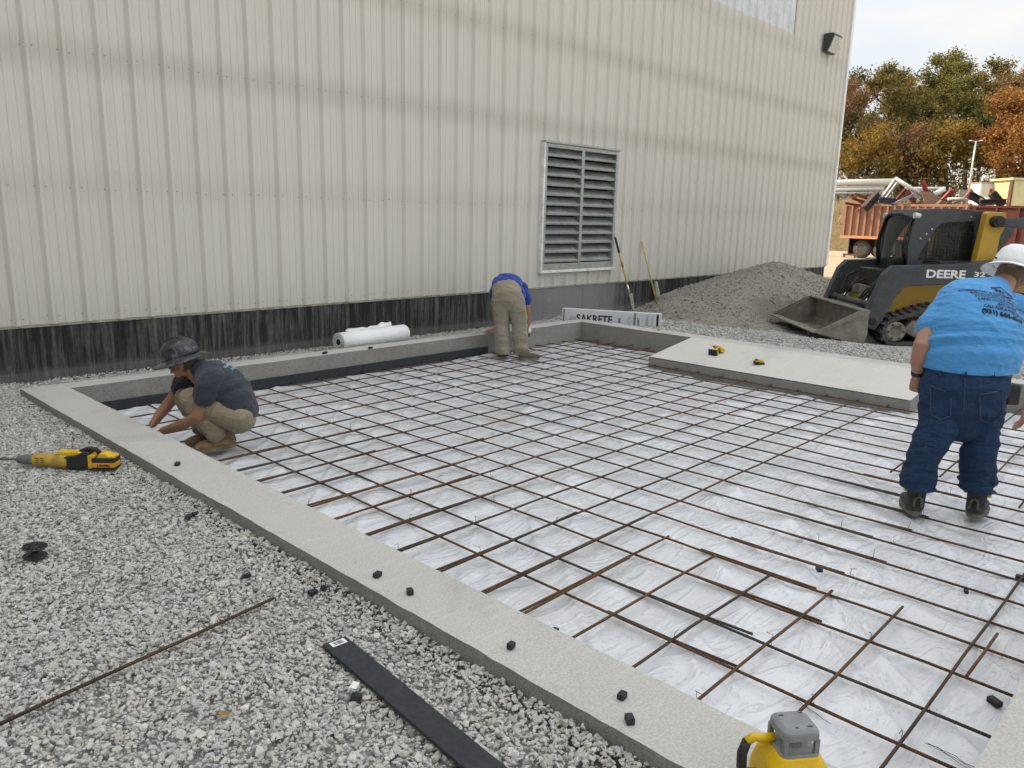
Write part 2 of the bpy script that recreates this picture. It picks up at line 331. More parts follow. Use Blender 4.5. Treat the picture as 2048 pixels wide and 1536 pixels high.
# ------------------------------------------------------------------ ground: one sheet to the horizon, finer near the work
GZ = -.115                                    # soil under the stone layer
def ground_z(X, Y):
    z = np.full_like(X, GZ, dtype=float)
    def ss(a, b, v): t = np.clip((v - a) / (b - a), 0, 1); return t * t * (3 - 2 * t)
    z += .06 * ss(9.3, 9.9, X) * (1 - ss(10.3, 11.6, X)) * ss(-9, -8, Y)       # stone bed behind the far curb
    z -= .06 * ss(11.0, 12.2, X) * (1 - ss(17, 20, X))
    z += .17 * ss(15, 20, X) * (1 - ss(21, 26, X)) * ss(-3, 0, Y)
    z -= .1 * ss(24, 34, X)
    inside = ss(1.85, 2.05, X) * (1 - ss(9.38, 9.56, X)) * ss(-8.15, -7.95, Y) * (1 - ss(-.86, -.70, Y)); z -= .28 * inside
    z += .012 * fbm(X, Y, 1.5, 3)
    return z
def axis(dense, far): return np.array(sorted(set(np.round(np.concatenate([dense, far]), 3))))
ax = axis(np.arange(-4, 30.01, .22), np.array([-900, -300, -100, -40, -15, -8, 36, 44, 54, 70, 100, 180, 400, 1200])); ay = axis(np.arange(-14, 6.01, .22), np.array([-900, -300, -100, -50, -30, -20, 10, 18, 30, 60, 120, 300, 1000]))
GX, GY = np.meshgrid(ax, ay, indexing='ij'); g = link('ground', grid_mesh('ground', GX, GY, ground_z(GX, GY)), M_GROUND); struct(g)

# ------------------------------------------------------------------ crushed stone
def ico():
    bm = bmesh.new(); bmesh.ops.create_icosphere(bm, subdivisions=1, radius=1); v = np.array([x.co[:] for x in bm.verts]); f = np.array([[a.index for a in q.verts] for q in bm.faces]); bm.free(); return v, f
def stones(name, P, size, seed, tint=(1.02, 1, .955), flatn=.5, lo=.38, hi=.66):
    r = np.random.default_rng(seed); V, F = ico(); n = len(P); nv = len(V); K = 24
    shapes = np.stack([V * (1 + r.uniform(-.3, .3, (nv, 1))) + r.normal(0, .1, (nv, 3)) for _ in range(K)])
    k = r.integers(0, K, n); S = shapes[k] * (r.uniform(.7, 1.25, (n, 1, 3)) * np.array([1, .78, flatn]))
    # random rotations
    q = r.normal(size=(n, 4)); q[:, 1:3] *= .3; q /= np.linalg.norm(q, axis=1, keepdims=True); w, x, y, z = q.T
    Rm = np.stack([1 - 2 * (y * y + z * z), 2 * (x * y - z * w), 2 * (x * z + y * w), 2 * (x * y + z * w), 1 - 2 * (x * x + z * z), 2 * (y * z - x * w), 2 * (x * z - y * w), 2 * (y * z + x * w), 1 - 2 * (x * x + y * y)], -1).reshape(n, 3, 3)
    S = np.einsum('nij,nvj->nvi', Rm, S) * size.reshape(n, 1, 1) + P[:, None, :]
    faces = (F[None] + (np.arange(n) * nv)[:, None, None]).reshape(-1, 3)
    val = np.clip(r.normal((lo + hi) / 2, (hi - lo) / 4.2, n), lo * .6, hi * 1.25); col = np.stack([val * r.normal(1.0, .018, n), val, val * r.normal(.985, .03, n)], -1) * np.array(tint)
    tan = r.random(n) < .025; col[tan] *= np.array([1.02, .95, .84])
    C = np.concatenate([np.repeat(col, nv, 0), np.ones((n * nv, 1))], 1)
    return np_mesh(name, S.reshape(-1, 3), faces, False, C)
def scatter(x0, x1, y0, y1, dens, keep=None, seed=1):
    r = np.random.default_rng(seed); n = int((x1 - x0) * (y1 - y0) * dens); P = np.stack([r.uniform(x0, x1, n), r.uniform(y0, y1, n)], -1)
    return P if keep is None else P[keep(P[:, 0], P[:, 1])]
def seen(X, Y, m=60):
    d = np.stack([X - CAM.x, Y - CAM.y, np.full_like(X, -.08 - CAM.z)], -1); zc = d @ np.array(CF); px = 1024 + FPX * (d @ np.array(CR)) / zc; py = 768 - FPX * (d @ np.array(CU)) / zc
    return (zc > .3) & (px > -m) & (px < 2048 + m) & (py > -m) & (py < 1536 + m)
XKO, XKI, YKI, YKO, XFI, XFO, YK2, YK2O = 1.815, 2.142, -.895, -.655, 9.31, 9.60, -7.895, -8.18
left = lambda X, Y: (X < XKO - .005) | (Y > YKO + .005)
P = scatter(-.3, 1.83, -7.9, -.1, 8000, lambda X, Y: (X < XKO - .004) & seen(X, Y, 80), 2)
P2 = scatter(-2.2, 1.83, -9.5, 0, 1500, lambda X, Y: (X < XKO - .004) & ~seen(X, Y, 80), 3)
P3s = scatter(1.75, 9.5, -.66, -.01, 2200, lambda X, Y: Y > YKO + .004, 4)
PA = np.concatenate([P, P2, P3s]); r_ = np.random.default_rng(5); sz = r_.gamma(7, .0092 / 7, len(PA)); sz = np.clip(sz, .005, .022)
lvl = GZ + .03 + .012 * fbm(PA[:, 0], PA[:, 1], 2.2, 9) + r_.uniform(-.011, .006, len(PA))
lvl += .02 * np.exp(-((PA[:, 0] - XKO) / .1) ** 2)
struct(link('gravel', stones('gravel', np.concatenate([PA, lvl[:, None]], 1), sz, 6), M_STONE), 'stuff')
PB = scatter(9.62, 15.5, -8.5, -.02, 560, lambda X, Y: X < 11.7 + 3.5 * np.clip((Y + 4) / 4, 0, 1) + .6 * fbm(X, Y, .9, 4), 8)
szb = np.clip(np.random.default_rng(8).gamma(8, .019 / 8, len(PB)), .008, .035)
bed = link('gravel', stones('gravel', np.concatenate([PB, (ground_z(PB[:, 0], PB[:, 1]) + .008)[:, None]], 1), szb, 9, (.97, .96, .93), lo=.32, hi=.60), M_STONE); struct(bed, 'stuff')

# ------------------------------------------------------------------ concrete curb (one cast piece) and ramp
def curb_block(mb, x0, x1, y0, y1, z0=-.42, z1=0): mb.box((x0, y0, z0), (x1, y1, z1))
def slab(name, rects, top, face, z0=-.42, jit=.004, step=.05):
    """cast concrete: top sheet slightly uneven, side faces rough"""
    bm = bmesh.new()
    for (x0, x1, y0, y1) in rects:
        nx = max(1, int((x1 - x0) / step)); ny = max(1, int((y1 - y0) / step)); vv = {}
        for i in range(nx + 1):
            for j in range(ny + 1):
                x = x0 + (x1 - x0) * i / nx; y = y0 + (y1 - y0) * j / ny
                n = noise.noise(Vector((x * 2.3, y * 2.3, 1))) * jit
                ed = (i in (0, nx)) or (j in (0, ny)); k = (noise.noise(Vector((x * 19, y * 19, 5))) * .0045 + min(0, noise.noise(Vector((x * 7, y * 7, 9))) + .25) * .012) if ed else 0
                vv[i, j] = bm.verts.new((x + k, y + k, n - (.004 if ed else 0)))
        for i in range(nx):
            for j in range(ny): f = bm.faces.new((vv[i, j], vv[i + 1, j], vv[i + 1, j + 1], vv[i, j + 1])); f.material_index = 0
        rim = [vv[i, 0] for i in range(nx + 1)] + [vv[nx, j] for j in range(1, ny + 1)] + [vv[i, ny] for i in range(nx - 1, -1, -1)] + [vv[0, j] for j in range(ny - 1, 0, -1)]
        prev = rim
        for zz in (-.03, -.09, -.16, -.24, z0):
            cur = []
            for v in rim:
                n = noise.noise(Vector((v.co.x * 9, v.co.y * 9, zz * 30))) * .004; cur.append(bm.verts.new((v.co.x + n, v.co.y + n, zz)))
            for a in range(len(rim)):
                b = (a + 1) % len(rim); f = bm.faces.new((prev[b], prev[a], cur[a], cur[b])); f.material_index = 1
            prev = cur
    bmesh.ops.recalc_face_normals(bm, faces=bm.faces)
    me = bpy.data.meshes.new(name); bm.to_mesh(me); bm.free(); me.materials.append(top); me.materials.append(face); return link(name, me)
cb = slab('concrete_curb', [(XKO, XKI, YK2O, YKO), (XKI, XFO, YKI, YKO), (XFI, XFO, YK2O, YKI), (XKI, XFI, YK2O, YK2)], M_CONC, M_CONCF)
tag(cb, 'low light grey concrete curb framing the rebar pit', 'curb')
RY0, RY1 = -5.957, -2.82
mb = MB(); nx, ny = 8, 30; top = [[None] * (ny + 1) for _ in range(nx + 1)]
vs, fs = [], []
for i in range(nx + 1):
    for j in range(ny + 1):
        x = 8.28 + (XFI - .003 - 8.28) * i / nx; y = RY0 + (RY1 - RY0) * j / ny
        vs.append((x, y, -.151 + .150 * i / nx + noise.noise(Vector((x * 2, y * 2, 8))) * .004 * (0 < i < nx)))
idx = lambda i, j: i * (ny + 1) + j
for i in range(nx):
    for j in range(ny): fs.append((idx(i, j), idx(i + 1, j), idx(i + 1, j + 1), idx(i, j + 1)))
rp = MB().add(vs, fs); rpo = rp.build('concrete_ramp', M_CONCR, fix=False); tag(rpo, 'pale sloping concrete ramp with yellow tools lying on it', 'ramp')
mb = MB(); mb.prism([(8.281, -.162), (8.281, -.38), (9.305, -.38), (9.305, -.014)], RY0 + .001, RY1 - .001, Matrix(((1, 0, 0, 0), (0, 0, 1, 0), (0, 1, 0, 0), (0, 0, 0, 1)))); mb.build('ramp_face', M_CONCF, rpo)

# ------------------------------------------------------------------ white plastic sheeting under the steel
xs = np.linspace(XKI - .01, XFI - .05, 460); ys = np.linspace(YK2 - .0, YKI - .03, 460); SX, SY = np.meshgrid(xs, ys, indexing='ij')
fold = np.abs(fbm(SX * .7 + SY * .7, SX - SY, 1.1, 21, 2)); fold2 = np.abs(fbm((SX + SY) * .35 + 3, (SX - SY) * 2.2, 1.5, 22, 2))
fold3 = np.abs(fbm(SX * 1.3 + SY * .5, SY - SX * .3, 6.5, 24, 3))
SZ = -.296 + .075 * np.clip(.30 - fold, 0, 1) + .055 * np.clip(.24 - fold2, 0, 1) + .016 * fbm(SX, SY, 1.1, 23, 3)
SZ -= .02 * (SX > 8.2)
sh = link('plastic_sheet', grid_mesh('plastic_sheet', SX, SY, SZ), M_SHEET); tag(sh, 'creased white plastic sheeting spread across the pit floor under the rebar', 'plastic sheet')
def sheet_z(x, y):
    i = int(np.clip(np.searchsorted(xs, x), 0, 459)); j = int(np.clip(np.searchsorted(ys, y), 0, 459)); return float(SZ[i, j])

# ------------------------------------------------------------------ rebar mat, each bar its own thing
BR = .0068
def bar_mesh(L, seed, bow=.006):
    r = random.Random(seed); n = max(2, int(L / .35)); pts = [(L * i / n, bow * math.sin(i * 1.7 + seed) * r.random(), bow * .6 * math.sin(i * 2.3 + seed * 2) * r.random()) for i in range(n + 1)]
    return MB().tube(pts, BR, 8).mesh('rebar')
def rebar(a, b, label, group, seed, mat=None):
    a, b = Vector(a), Vector(b); d = b - a; me = bar_mesh(d.length, seed); r = random.Random(seed * 3 + 1)
    o = link('rebar', me, mat or M_REBAR[r.choice([0, 0, 1, 1, 2, 3])]); o.location = a; o.rotation_euler = d.to_track_quat('X', 'Z').to_euler()
    return tag(o, label, 'rebar', group)
ZA, ZB = -.240, -.2565
ynear = [-1.34, -1.69, -2.03, -2.35, -2.66, -2.97, -3.27, -3.56, -3.87, -4.19, -4.48, -4.80, -5.10, -5.43, -5.76, -6.02, -6.34, -6.66, -6.97, -7.28, -7.61]
yfar = [-1.235, -1.555, -1.865, -2.17, -2.50, -2.93, -3.245, -3.55, -3.87, -4.175, -4.49, -4.805, -5.126, -5.453, -5.75, -6.08, -6.38, -6.70, -6.98, -7.30, -7.66]
GA, GB, GL, GM = 'rebar running along the metal wall', 'rebar running out from the metal wall', 'short lap bars', 'rebar stubs'
s_ = 0
for k in range(21):
    xe = XFI + .03 if k < 5 else (8.30 if k < 15 else [3.72, 3.70, 3.72, 3.76, 3.84, 9.3][k - 15])
    if k == 4: xe = 9.2
    f = (xe - 2.2) / (8.9 - 2.2); y1 = ynear[k] + (yfar[k] - ynear[k]) * f
    lab = f'{ORD[k]} long rusty rebar out from the metal wall, running parallel to it' if k < 15 else f'rebar ending short of the standing man, {ORD[k-15]} in from the long parallel bars' if k < 20 else 'rebar closest to the near curb, running past the yellow laser level'
    rebar((2.16, ynear[k], ZA), (xe, y1, ZA + .004 * math.sin(k)), lab, GA, s_ + k)
for k in range(23):
    x = 2.46 + .3045 * k + .012 * math.sin(k * 2.1); ys_ = YKI - .005
    if x > 8.27: ye = RY1 + .02
    else: ye = YK2 + .015
    if x < XFI - .02: rebar((x, ys_, ZB + .004 * math.cos(k)), (x + .05 * (k < 12) * (k > 2), ye, ZB), f'rusty rebar crossing under the others, {ORD[k]} from the drill-side curb', GB, 100 + k)
# bars doubled up where they lap
laps = [(3, 3.05), (5, 3.75), (6, 3.85), (7, 3.45), (8, 4.3), (9, 3.95), (10, 3.6), (11, 3.9), (12, 3.15), (13, 3.6), (14, 3.85), (15, 3.3)]
for i, (k, xe) in enumerate(laps):
    dy = -.034 if i % 2 else -.026; de = .015 if i % 3 == 0 else -.004
    rebar((2.16, ynear[k] + dy, ZA + .002), (xe, ynear[k] + (yfar[k] - ynear[k]) * (xe - 2.2) / 6.7 + dy * .6 + de, ZA + .012), f'short lap bar doubling the {ORD[k]} long bar out from the wall, at the drill-side curb', GL, 200 + i)
for i in range(11):
    x = 2.46 + .3045 * (i + 1) + .012 * math.sin((i + 1) * 2.1) + (.041 if i > 1 else 0) + .004; yc = -6.62 + .1 * math.sin(i * 2.3)
    rebar((x + .012, yc + .33, ZB - .004), (x + .03, yc - .33, ZB - .004), f'short lap bar along the {ORD[i + 1]} crossing bar from the drill-side curb, near the standing man', GL, 230 + i)
for i, (a, b) in enumerate([((6.17, -6.81), (9.28, -6.74)), ((6.0, -6.52), (9.28, -6.45)), ((5.87, -7.38), (9.28, -7.30)), ((6.05, -7.09), (9.28, -7.05))]):
    rebar((*a, ZA), (*b, ZA), ['rebar starting between the standing man\'s boots and running back to the far curb', 'rebar just behind the standing man\'s boots running to the far curb', 'rebar whose cut end shows beside the standing man\'s right boot', 'rebar starting under the standing man\'s right boot'][i], GM, 250 + i)
rebar((*onz(1933, 1357, ZA).xy, ZA + .014), (*onz(1993, 1272, ZA).xy, ZA + .012), 'short rusty bar lashed to the rebar closest to the near curb', GL, 260, M_REBAR[0])
lr = rebar((.20, -5.64, GZ + .065), (1.52, -5.44, GZ + .062), 'loose rusty rebar lying across the gravel in the foreground', 'loose steel', 270, M_REBAR[1])

# tie wires twisted round the crossings
M_WIRE = flat('black_tie_wire', (.02, .02, .022), .5, .4)
tw = []
for i in range(4):
    r = random.Random(i); m = MB(); pts = [(.012 * math.cos(q), .012 * math.sin(q), .004 * math.sin(2 * q)) for q in np.linspace(0, 5.5, 12)]
    m.tube(pts, .0012, 5); h = [(0.006, 0, .008), (.008, .004, .022), (.006 + r.uniform(-.006, .006), .0, .034), (.012, r.uniform(-.01, .01), .044), (.022 * r.choice([-1, 1]), .006, .046)]
    m.tube(h, .0013, 5); tw.append(m.mesh('tie_wire'))
nw = 0
used_t = set()
def tie(x, y, label=None):
    global nw
    ka = int(np.argmin([abs(y - v) for v in ynear])); kb = int(np.clip(round((x - 2.46) / .3045), 0, 22)); label = f'tie wire near where the {ORD[ka]} bar from the wall meets the {ORD[kb]} crossing bar'
    if label in used_t: return
    used_t.add(label); bx_ = 2.46 + .3045 * kb + .012 * math.sin(kb * 2.1) + .05 * (2 < kb < 12) * (YKI - y) / (YKI - YK2); x = bx_; y = y if abs(y - ynear[ka]) > .09 else ynear[ka] + (yfar[ka] - ynear[ka]) * (x - 2.2) / 6.7   # sits on its bar
    o = link('tie_wire', tw[nw % 4], M_WIRE); o.location = (x, y, (ZA + ZB) / 2); o.rotation_euler = (0, 0, nw * 1.3); nw += 1
    tag(o, label or 'small twisted black tie wire sticking up from lashed rebar', 'tie wire', 'tie wires')
for px, py in ((620, 1003), (830, 987), (960, 955), (960, 1003), (830, 1040), (798, 1090), (955, 1045), (960, 1100), (1094, 1053), (511, 836), (567, 845), (602, 852), (649, 842), (687, 853), (562, 832), (542, 805), (542, 790), (608, 822), (681, 853), (1308, 1272), (1520, 1280), (1535, 1280), (1631, 1058), (1590, 1088), (1669, 1158), (1798, 1068), (1768, 1100), (1716, 1125), (1670, 1035), (1896, 990), (1874, 1024), (1617, 1395), (1868, 1408), (1805, 1480), (1398, 1390), (1728, 1285)):
    q = onz(px, py + 6, -.245); tie(q.x, q.y)
# ------------------------------------------------------------------ the metal building
ZF, XC, XL, ZT = .485, 20.56, -9.0, 8.2
bld = thing('metal_building', 'tall cream corrugated metal building with black-stained concrete footing', 'building', (0, 0, 0))
def panel_profile():
    """one 0.9144 m sheet: three major ribs at 0.3048 m, two minor ribs between; (x, y) with y < 0 proud"""
    pts = []
    for k in range(3):
        o = .3048 * k
        pts += [(o - .046, -.006), (o - .014, -.046), (o + .014, -.046), (o + .036, -.006)]
        for m in (.112, .196): pts += [(o + m - .012, -.006), (o + m - .006, -.0115), (o + m + .006, -.0115), (o + m + .012, -.006)]
    return pts + [(.9144 - .046, -.006)]
prof = panel_profile(); nP = len(prof)
zs = [ZF - .03, 1.2, 2.2, 3.2, 4.2, 5.2, 6.2, ZT]
def panel_mesh(z0, z1, name):
    zz = [z0] + [z for z in zs if z0 + .2 < z < z1 - .2] + [z1]
    vs = [(x, y, z) for z in zz for x, y in prof]; fs = [(r * nP + i, r * nP + i + 1, (r + 1) * nP + i + 1, (r + 1) * nP + i) for r in range(len(zz) - 1) for i in range(nP - 1)]
    return MB().add(vs, fs).mesh(name)
RX0 = 2.0206 - .012                     # first measured rib
me_full = panel_mesh(zs[0], ZT, 'wall_panel'); me_low = panel_mesh(zs[0], 5.62, 'wall_panel')
k0 = int(math.floor((XL - RX0) / .9144)); k1 = int(math.ceil((XC - RX0) / .9144))
M_SKY = flat('translucent_panel', (.62, .66, .68), .35, .1, .15, 3)
me_sky = panel_mesh(5.60, ZT, 'translucent_panel'); me_under = panel_mesh(zs[0], .70, 'wall_panel'); me_over = panel_mesh(2.69, ZT, 'wall_panel')
for k in range(k0, k1):
    x = RX0 + .9144 * k; lowp = 12.4 < x and x + .9144 < 18.2
    me = me_low if lowp else me_full
    if x + .93 > XC:
        x = XC - .9144 + .03
    if 9.2 < x < 10.9:                      # the louvre opening takes two sheets
        for mm in (me_under, me_over): link('wall_panel', mm, M_WALL, bld, (x, -.0015 * (k % 2), 0))
        continue
    o = link('wall_panel', me, M_WALL, bld, (x, -.0015 * (k % 2), 0))
    if lowp: link('translucent_panel', me_sky, M_SKY, bld, (x, .010, 0))
mb = MB(); mb.box((XC - .02, -.055, ZF - .03), (XC + .09, .06, ZT)); mb.build('corner_trim', flat('trim_white', (.74, .75, .74), .45, 0, .06), bld)
mb = MB(); mb.box((XC - .02, .06, ZF - .03), (XC + .045, 24, ZT)); mb.build('end_wall', M_WALL, bld)
mb = MB(); mb.box((XL, -.012, ZF - .055), (XC + .04, .03, ZF - .028)); mb.build('base_trim', flat('trim_cream', (.30, .29, .25), .6, 0, .3), bld)
mb = MB(); mb.box((XL - .2, -.12, ZT), (XC + .2, 24.2, ZT + .15)); mb.build('roof', flat('roof_metal', (.5, .5, .48), .5), bld)
mb = MB(); mb.box((XL, .02, ZF), (XL + .05, 24, ZT)); mb.build('end_wall', M_WALL, bld)
for a, b in ((XL, 5.73), (5.74, 10.42), (10.43, XC + .02)):
    n = int((b - a) / .12); vs = []; fs = []
    rows = [(-.6), (-.2), (-.05), .1, .25, ZF - .06]
    for z in rows:
        for i in range(n + 1):
            x = a + (b - a) * i / n; vs.append((x, -.004 + noise.noise(Vector((x * 3, z * 3, 0))) * .006, z))
    for r in range(len(rows) - 1): fs += [(r * (n + 1) + i, r * (n + 1) + i + 1, (r + 1) * (n + 1) + i + 1, (r + 1) * (n + 1) + i) for i in range(n)]
    o = len(vs); vs += [(a, .3, -.6), (b, .3, -.6), (b, .3, ZF - .06), (a, .3, ZF - .06)]
    fs += [(o, o + 1, n, 0), ((len(rows) - 1) * (n + 1), (len(rows) - 1) * (n + 1) + n, o + 2, o + 3)]
    MB().add(vs, fs).build('foundation_wall', M_FOUND, bld)
mb = MB(); mb.box((XC - .05, .02, -.6), (XC + .02, 24, ZF)); mb.build('foundation_wall', M_FOUND, bld)
mb = MB(); mb.box((5.725, .004, -.5), (5.745, .05, ZF - .06)); mb.box((10.415, .004, -.5), (10.435, .05, ZF - .06)); mb.build('joint_filler', M_DARK, bld)
# sheet screws: tiny, one joined part
mb = MB(); rs = random.Random(4)
for k in range(k0 * 3, k1 * 3):
    for z in (ZF + .035, 1.72, 2.95, 4.15, 5.38):
        for dx in (-.05, .05):
            x = RX0 + .3048 * k + dx
            if x > XC - .1: continue
            zz = z + rs.uniform(-.012, .012); mb.cyl((x, -.004, zz), (x, -.013, zz), .0075, .006, 6)
sc_ = mb.build('screw_heads', flat('screw', (.3, .29, .26), .5, .2), bld); sc_['kind'] = 'stuff'

# louvre
LX0, LX1, LZ0, LZ1 = 9.275, 11.15, .725, 2.67
lv = bpy.data.objects.new('louvre', None); COL.objects.link(lv); lv.parent = bld
lv['label'] = 'galvanised louvred vent with two columns of slats'
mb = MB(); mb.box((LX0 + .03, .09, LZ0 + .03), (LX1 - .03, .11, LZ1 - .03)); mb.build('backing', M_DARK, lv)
def fr(name, lo, hi, mat=M_GALV): mb = MB(); mb.box(lo, hi, None, .006); return mb.build(name, mat, lv)
fr('frame', (LX0, -.075, LZ0), (LX0 + .055, .09, LZ1)); fr('frame', (LX1 - .055, -.075, LZ0), (LX1, .09, LZ1))
fr('frame', (LX0 + .056, -.075, LZ1 - .06), (LX1 - .056, .09, LZ1)); fr('frame', (LX0 + .056, -.07, LZ0), (LX1 - .056, .09, LZ0 + .10))
fr('mullion', ((LX0 + LX1) / 2 - .035, -.072, LZ0 + .10), ((LX0 + LX1) / 2 + .035, .07, LZ1 - .06))
fr('drip_cap', (LX0 - .03, -.10, LZ1 + .001), (LX1 + .03, .0, LZ1 + .035)); fr('sill_flashing', (LX0 - .04, -.10, LZ0 - .045), (LX1 + .03, .0, LZ0 - .002), flat('white_flashing', (.72, .72, .69), .4))
fr('side_flashing', (LX0 - .04, -.085, LZ0 - .001), (LX0 - .002, .0, LZ1 - .0), flat('white_flashing', (.72, .72, .69), .4))
sl = MB(); W_ = (LX1 - LX0) / 2 - .035 - .058
sl.prism([(-.068, -.044), (-.064, -.072), (-.050, -.076), (-.044, -.060), (.055, .048), (.05, .054), (-.052, -.046), (-.060, -.036)], 0, W_, Matrix(((0, 0, 1, 0), (1, 0, 0, 0), (0, 1, 0, 0), (0, 0, 0, 1))))
slm = sl.mesh('slat'); n = 12; pitch = (LZ1 - .06 - LZ0 - .10) / n
for c in (0, 1):
    for i in range(n): link('slat', slm, M_GALV, lv, (LX0 + .057 + c * (W_ + .071), 0, LZ0 + .10 + pitch * (i + .62)))

# wall light
wlp = ony(1663, 88, -.14); wl_ = thing('wall_light', 'dark wall-pack light with glass front high on the metal wall', 'light', (wlp.x, -.045, wlp.z))
mb = MB(); mb.prism([(0, .2), (-.22, .2), (-.24, .15), (-.1, -.2), (0, -.2)], -.24, .24, Matrix(((0, 0, 1, 0), (1, 0, 0, 0), (0, 1, 0, 0), (0, 0, 0, 1)))); mb.build('housing', flat('bronze_housing', (.035, .037, .042), .5), wl_)
mb = MB(); mb.prism([(-.1, -.185), (-.118, -.185), (-.252, .13), (-.234, .14)], -.205, .205, Matrix(((0, 0, 1, 0), (1, 0, 0, 0), (0, 1, 0, 0), (0, 0, 0, 1)))); mb.build('lens', flat('frosted_glass', (.55, .57, .56), .25), wl_)
mb = MB(); mb.cyl((0, -.03, .2), (0, -.03, .26), .02); mb.build('photocell', flat('bronze_housing', (.03, .03, .03), .5), wl_)
# ------------------------------------------------------------------ people
HF = Vector((CF.x, CF.y, 0)).normalized(); HR = Vector((HF.y, -HF.x, 0))
def loftv(mb, nodes, side, n=20):
    """closed rounded loft; nodes = (point, half width along side, half depth)"""
    pts = [Vector(a[0]) for a in nodes]; rings = []; side = Vector(side)
    for i, (p, ra, rb) in enumerate(nodes):
        a = pts[max(0, i - 1)]; b = pts[min(len(pts) - 1, i + 1)]; t = (b - a).normalized()
        sd_ = (side - t * side.dot(t)).normalized(); ot = t.cross(sd_); rings.append((Vector(p), sd_, ot, ra, rb, t))
    def cap(rg, sgn):
        p, s1, o1, ra, rb, t = rg; m = min(ra, rb); return [(p + t * sgn * m * k, s1, o1, ra * q, rb * q, t) for k, q in ((.42, .88), (.72, .62), (.86, .3))]
    full = cap(rings[0], -1)[::-1] + rings + cap(rings[-1], 1)
    o = len(mb.v)
    for p, s1, o1, ra, rb, t in full:
        for j in range(n): q = 2 * math.pi * j / n; mb.v.append(tuple(p + s1 * (ra * math.cos(q)) + o1 * (rb * math.sin(q))))
    for i in range(len(full) - 1):
        for j in range(n): j2 = (j + 1) % n; mb.f.append((o + i * n + j, o + i * n + j2, o + (i + 1) * n + j2, o + (i + 1) * n + j)); mb.sm.append(True)
    e = len(full) - 1; mb.f += [tuple(o + j for j in reversed(range(n))), tuple(o + e * n + j for j in range(n))]; mb.sm += [True, True]
def limb(mb, *nodes, n=16):
    d = (Vector(nodes[-1][0]) - Vector(nodes[0][0])).normalized(); s1 = d.orthogonal()
    loftv(mb, [(p, r, r) for p, r in nodes], s1, n)
def ball(mb, c, r, n=14):
    c = Vector(c); r = (r, r, r) if isinstance(r, (int, float)) else r
    bm = bmesh.new(); bmesh.ops.create_uvsphere(bm, u_segments=n, v_segments=n // 2 + 2, radius=1)
    mb.bm(bm, Matrix.Translation(c) @ Matrix.Diagonal((*r, 1)), True)
def ellip(mb, c, ax, r, n=14):
    """ellipsoid with axes ax (three vectors) and radii r"""
    M = Matrix.Translation(Vector(c)) @ Matrix((ax[0], ax[1], ax[2])).transposed().to_4x4() @ Matrix.Diagonal((*r, 1))
    bm = bmesh.new(); bmesh.ops.create_uvsphere(bm, u_segments=n, v_segments=n // 2 + 2, radius=1); mb.bm(bm, M, True)
def fuse(name, mb, voxel, mat, parent, smooth=3, wrinkle=None, hem=None):
    """union of overlapping lofts as one continuous skin"""
    me = mb.mesh(name); bm = bmesh.new(); bm.from_mesh(me); bmesh.ops.recalc_face_normals(bm, faces=bm.faces); bm.to_mesh(me); bm.free()
    o = bpy.data.objects.new(name + '_tmp', me); COL.objects.link(o)
    r = o.modifiers.new('r', 'REMESH'); r.mode = 'VOXEL'; r.voxel_size = voxel; r.use_smooth_shade = True
    if smooth: s = o.modifiers.new('s', 'SMOOTH'); s.factor = .5; s.iterations = smooth
    dg = bpy.context.evaluated_depsgraph_get(); out = bpy.data.meshes.new_from_object(o.evaluated_get(dg)); bpy.data.objects.remove(o); bpy.data.meshes.remove(me)
    out.name = name
    if wrinkle:
        n = len(out.vertices); co = np.empty(n * 3, np.float32); no = np.empty(n * 3, np.float32); out.vertices.foreach_get('co', co); out.vertex_normals.foreach_get('vector', no)
        co = co.reshape(-1, 3); no = no.reshape(-1, 3); d = wrinkle(co.astype(float)); co = co + no * d[:, None].astype(np.float32); out.vertices.foreach_set('co', co.ravel())
    if hem is not None:
        for v in out.vertices:
            if v.co.z < hem: v.co.z = hem + (v.co.z - hem) * .06
    out.polygons.foreach_set('use_smooth', [True] * len(out.polygons)); out.materials.clear(); out.update()
    return link(name, out, mat, parent)
def ridge(co, ax, f, seed, amp, perp=.25):
    """cloth folds: ridged noise squeezed along ax"""
    a = np.array(ax); u = co @ a; rest = co - np.outer(u, a); w = rest @ np.array([.6, -.5, .62])
    w2 = rest @ np.array([.7, .6, -.3]); k = fbm(u * f + w2 * f * .3, w * f * perp, 1.0, seed, 3)
    return amp * (1 - 2.2 * np.abs(k))
def cloth(name, col, rough=.9, weave=900, var=.16):
    if name in MATS: return MATS[name]
    t = NT(name); g = t.geo(); n = t.noise(g, 7, 5, .65); c = t.mix(n, tuple(k * (1 - var) for k in col), tuple(min(1, k * (1 + var)) for k in col))
    d = t.ramp(t.noise(g, 2.6, 4), [(.5, 0), (.75, 1)]); c = t.mix(t.math('MULTIPLY', d, .3), c, tuple(k * .6 for k in col))
    b = t.bump(t.noise(t.geo((9, 9, 24)), 1.2, 4, .55, 1.4), .6, .028); b = t.bump(t.noise(g, weave, 2), .2, .001, b)
    return t.done(c, rough, 0, b, .15, Sheen_Weight=.15)
def m_skin(name, col):
    t = NT(name); g = t.geo(); n = t.noise(g, 22, 4, .6); c = t.mix(n, tuple(k * .82 for k in col), col); c = t.mix(t.math('MULTIPLY', t.ramp(t.noise(g, 9, 3), [(.45, 0), (.7, 1)]), .35), c, (col[0] * .95, col[1] * .72, col[2] * .68))
    return t.done(c, .52, 0, t.bump(t.noise(g, 160, 3), .15, .002), .4, Subsurface_Weight=.08)
SKIN = m_skin('skin_ruddy', (.42, .22, .15)); SKIN2 = m_skin('skin_tanned', (.36, .175, .11))
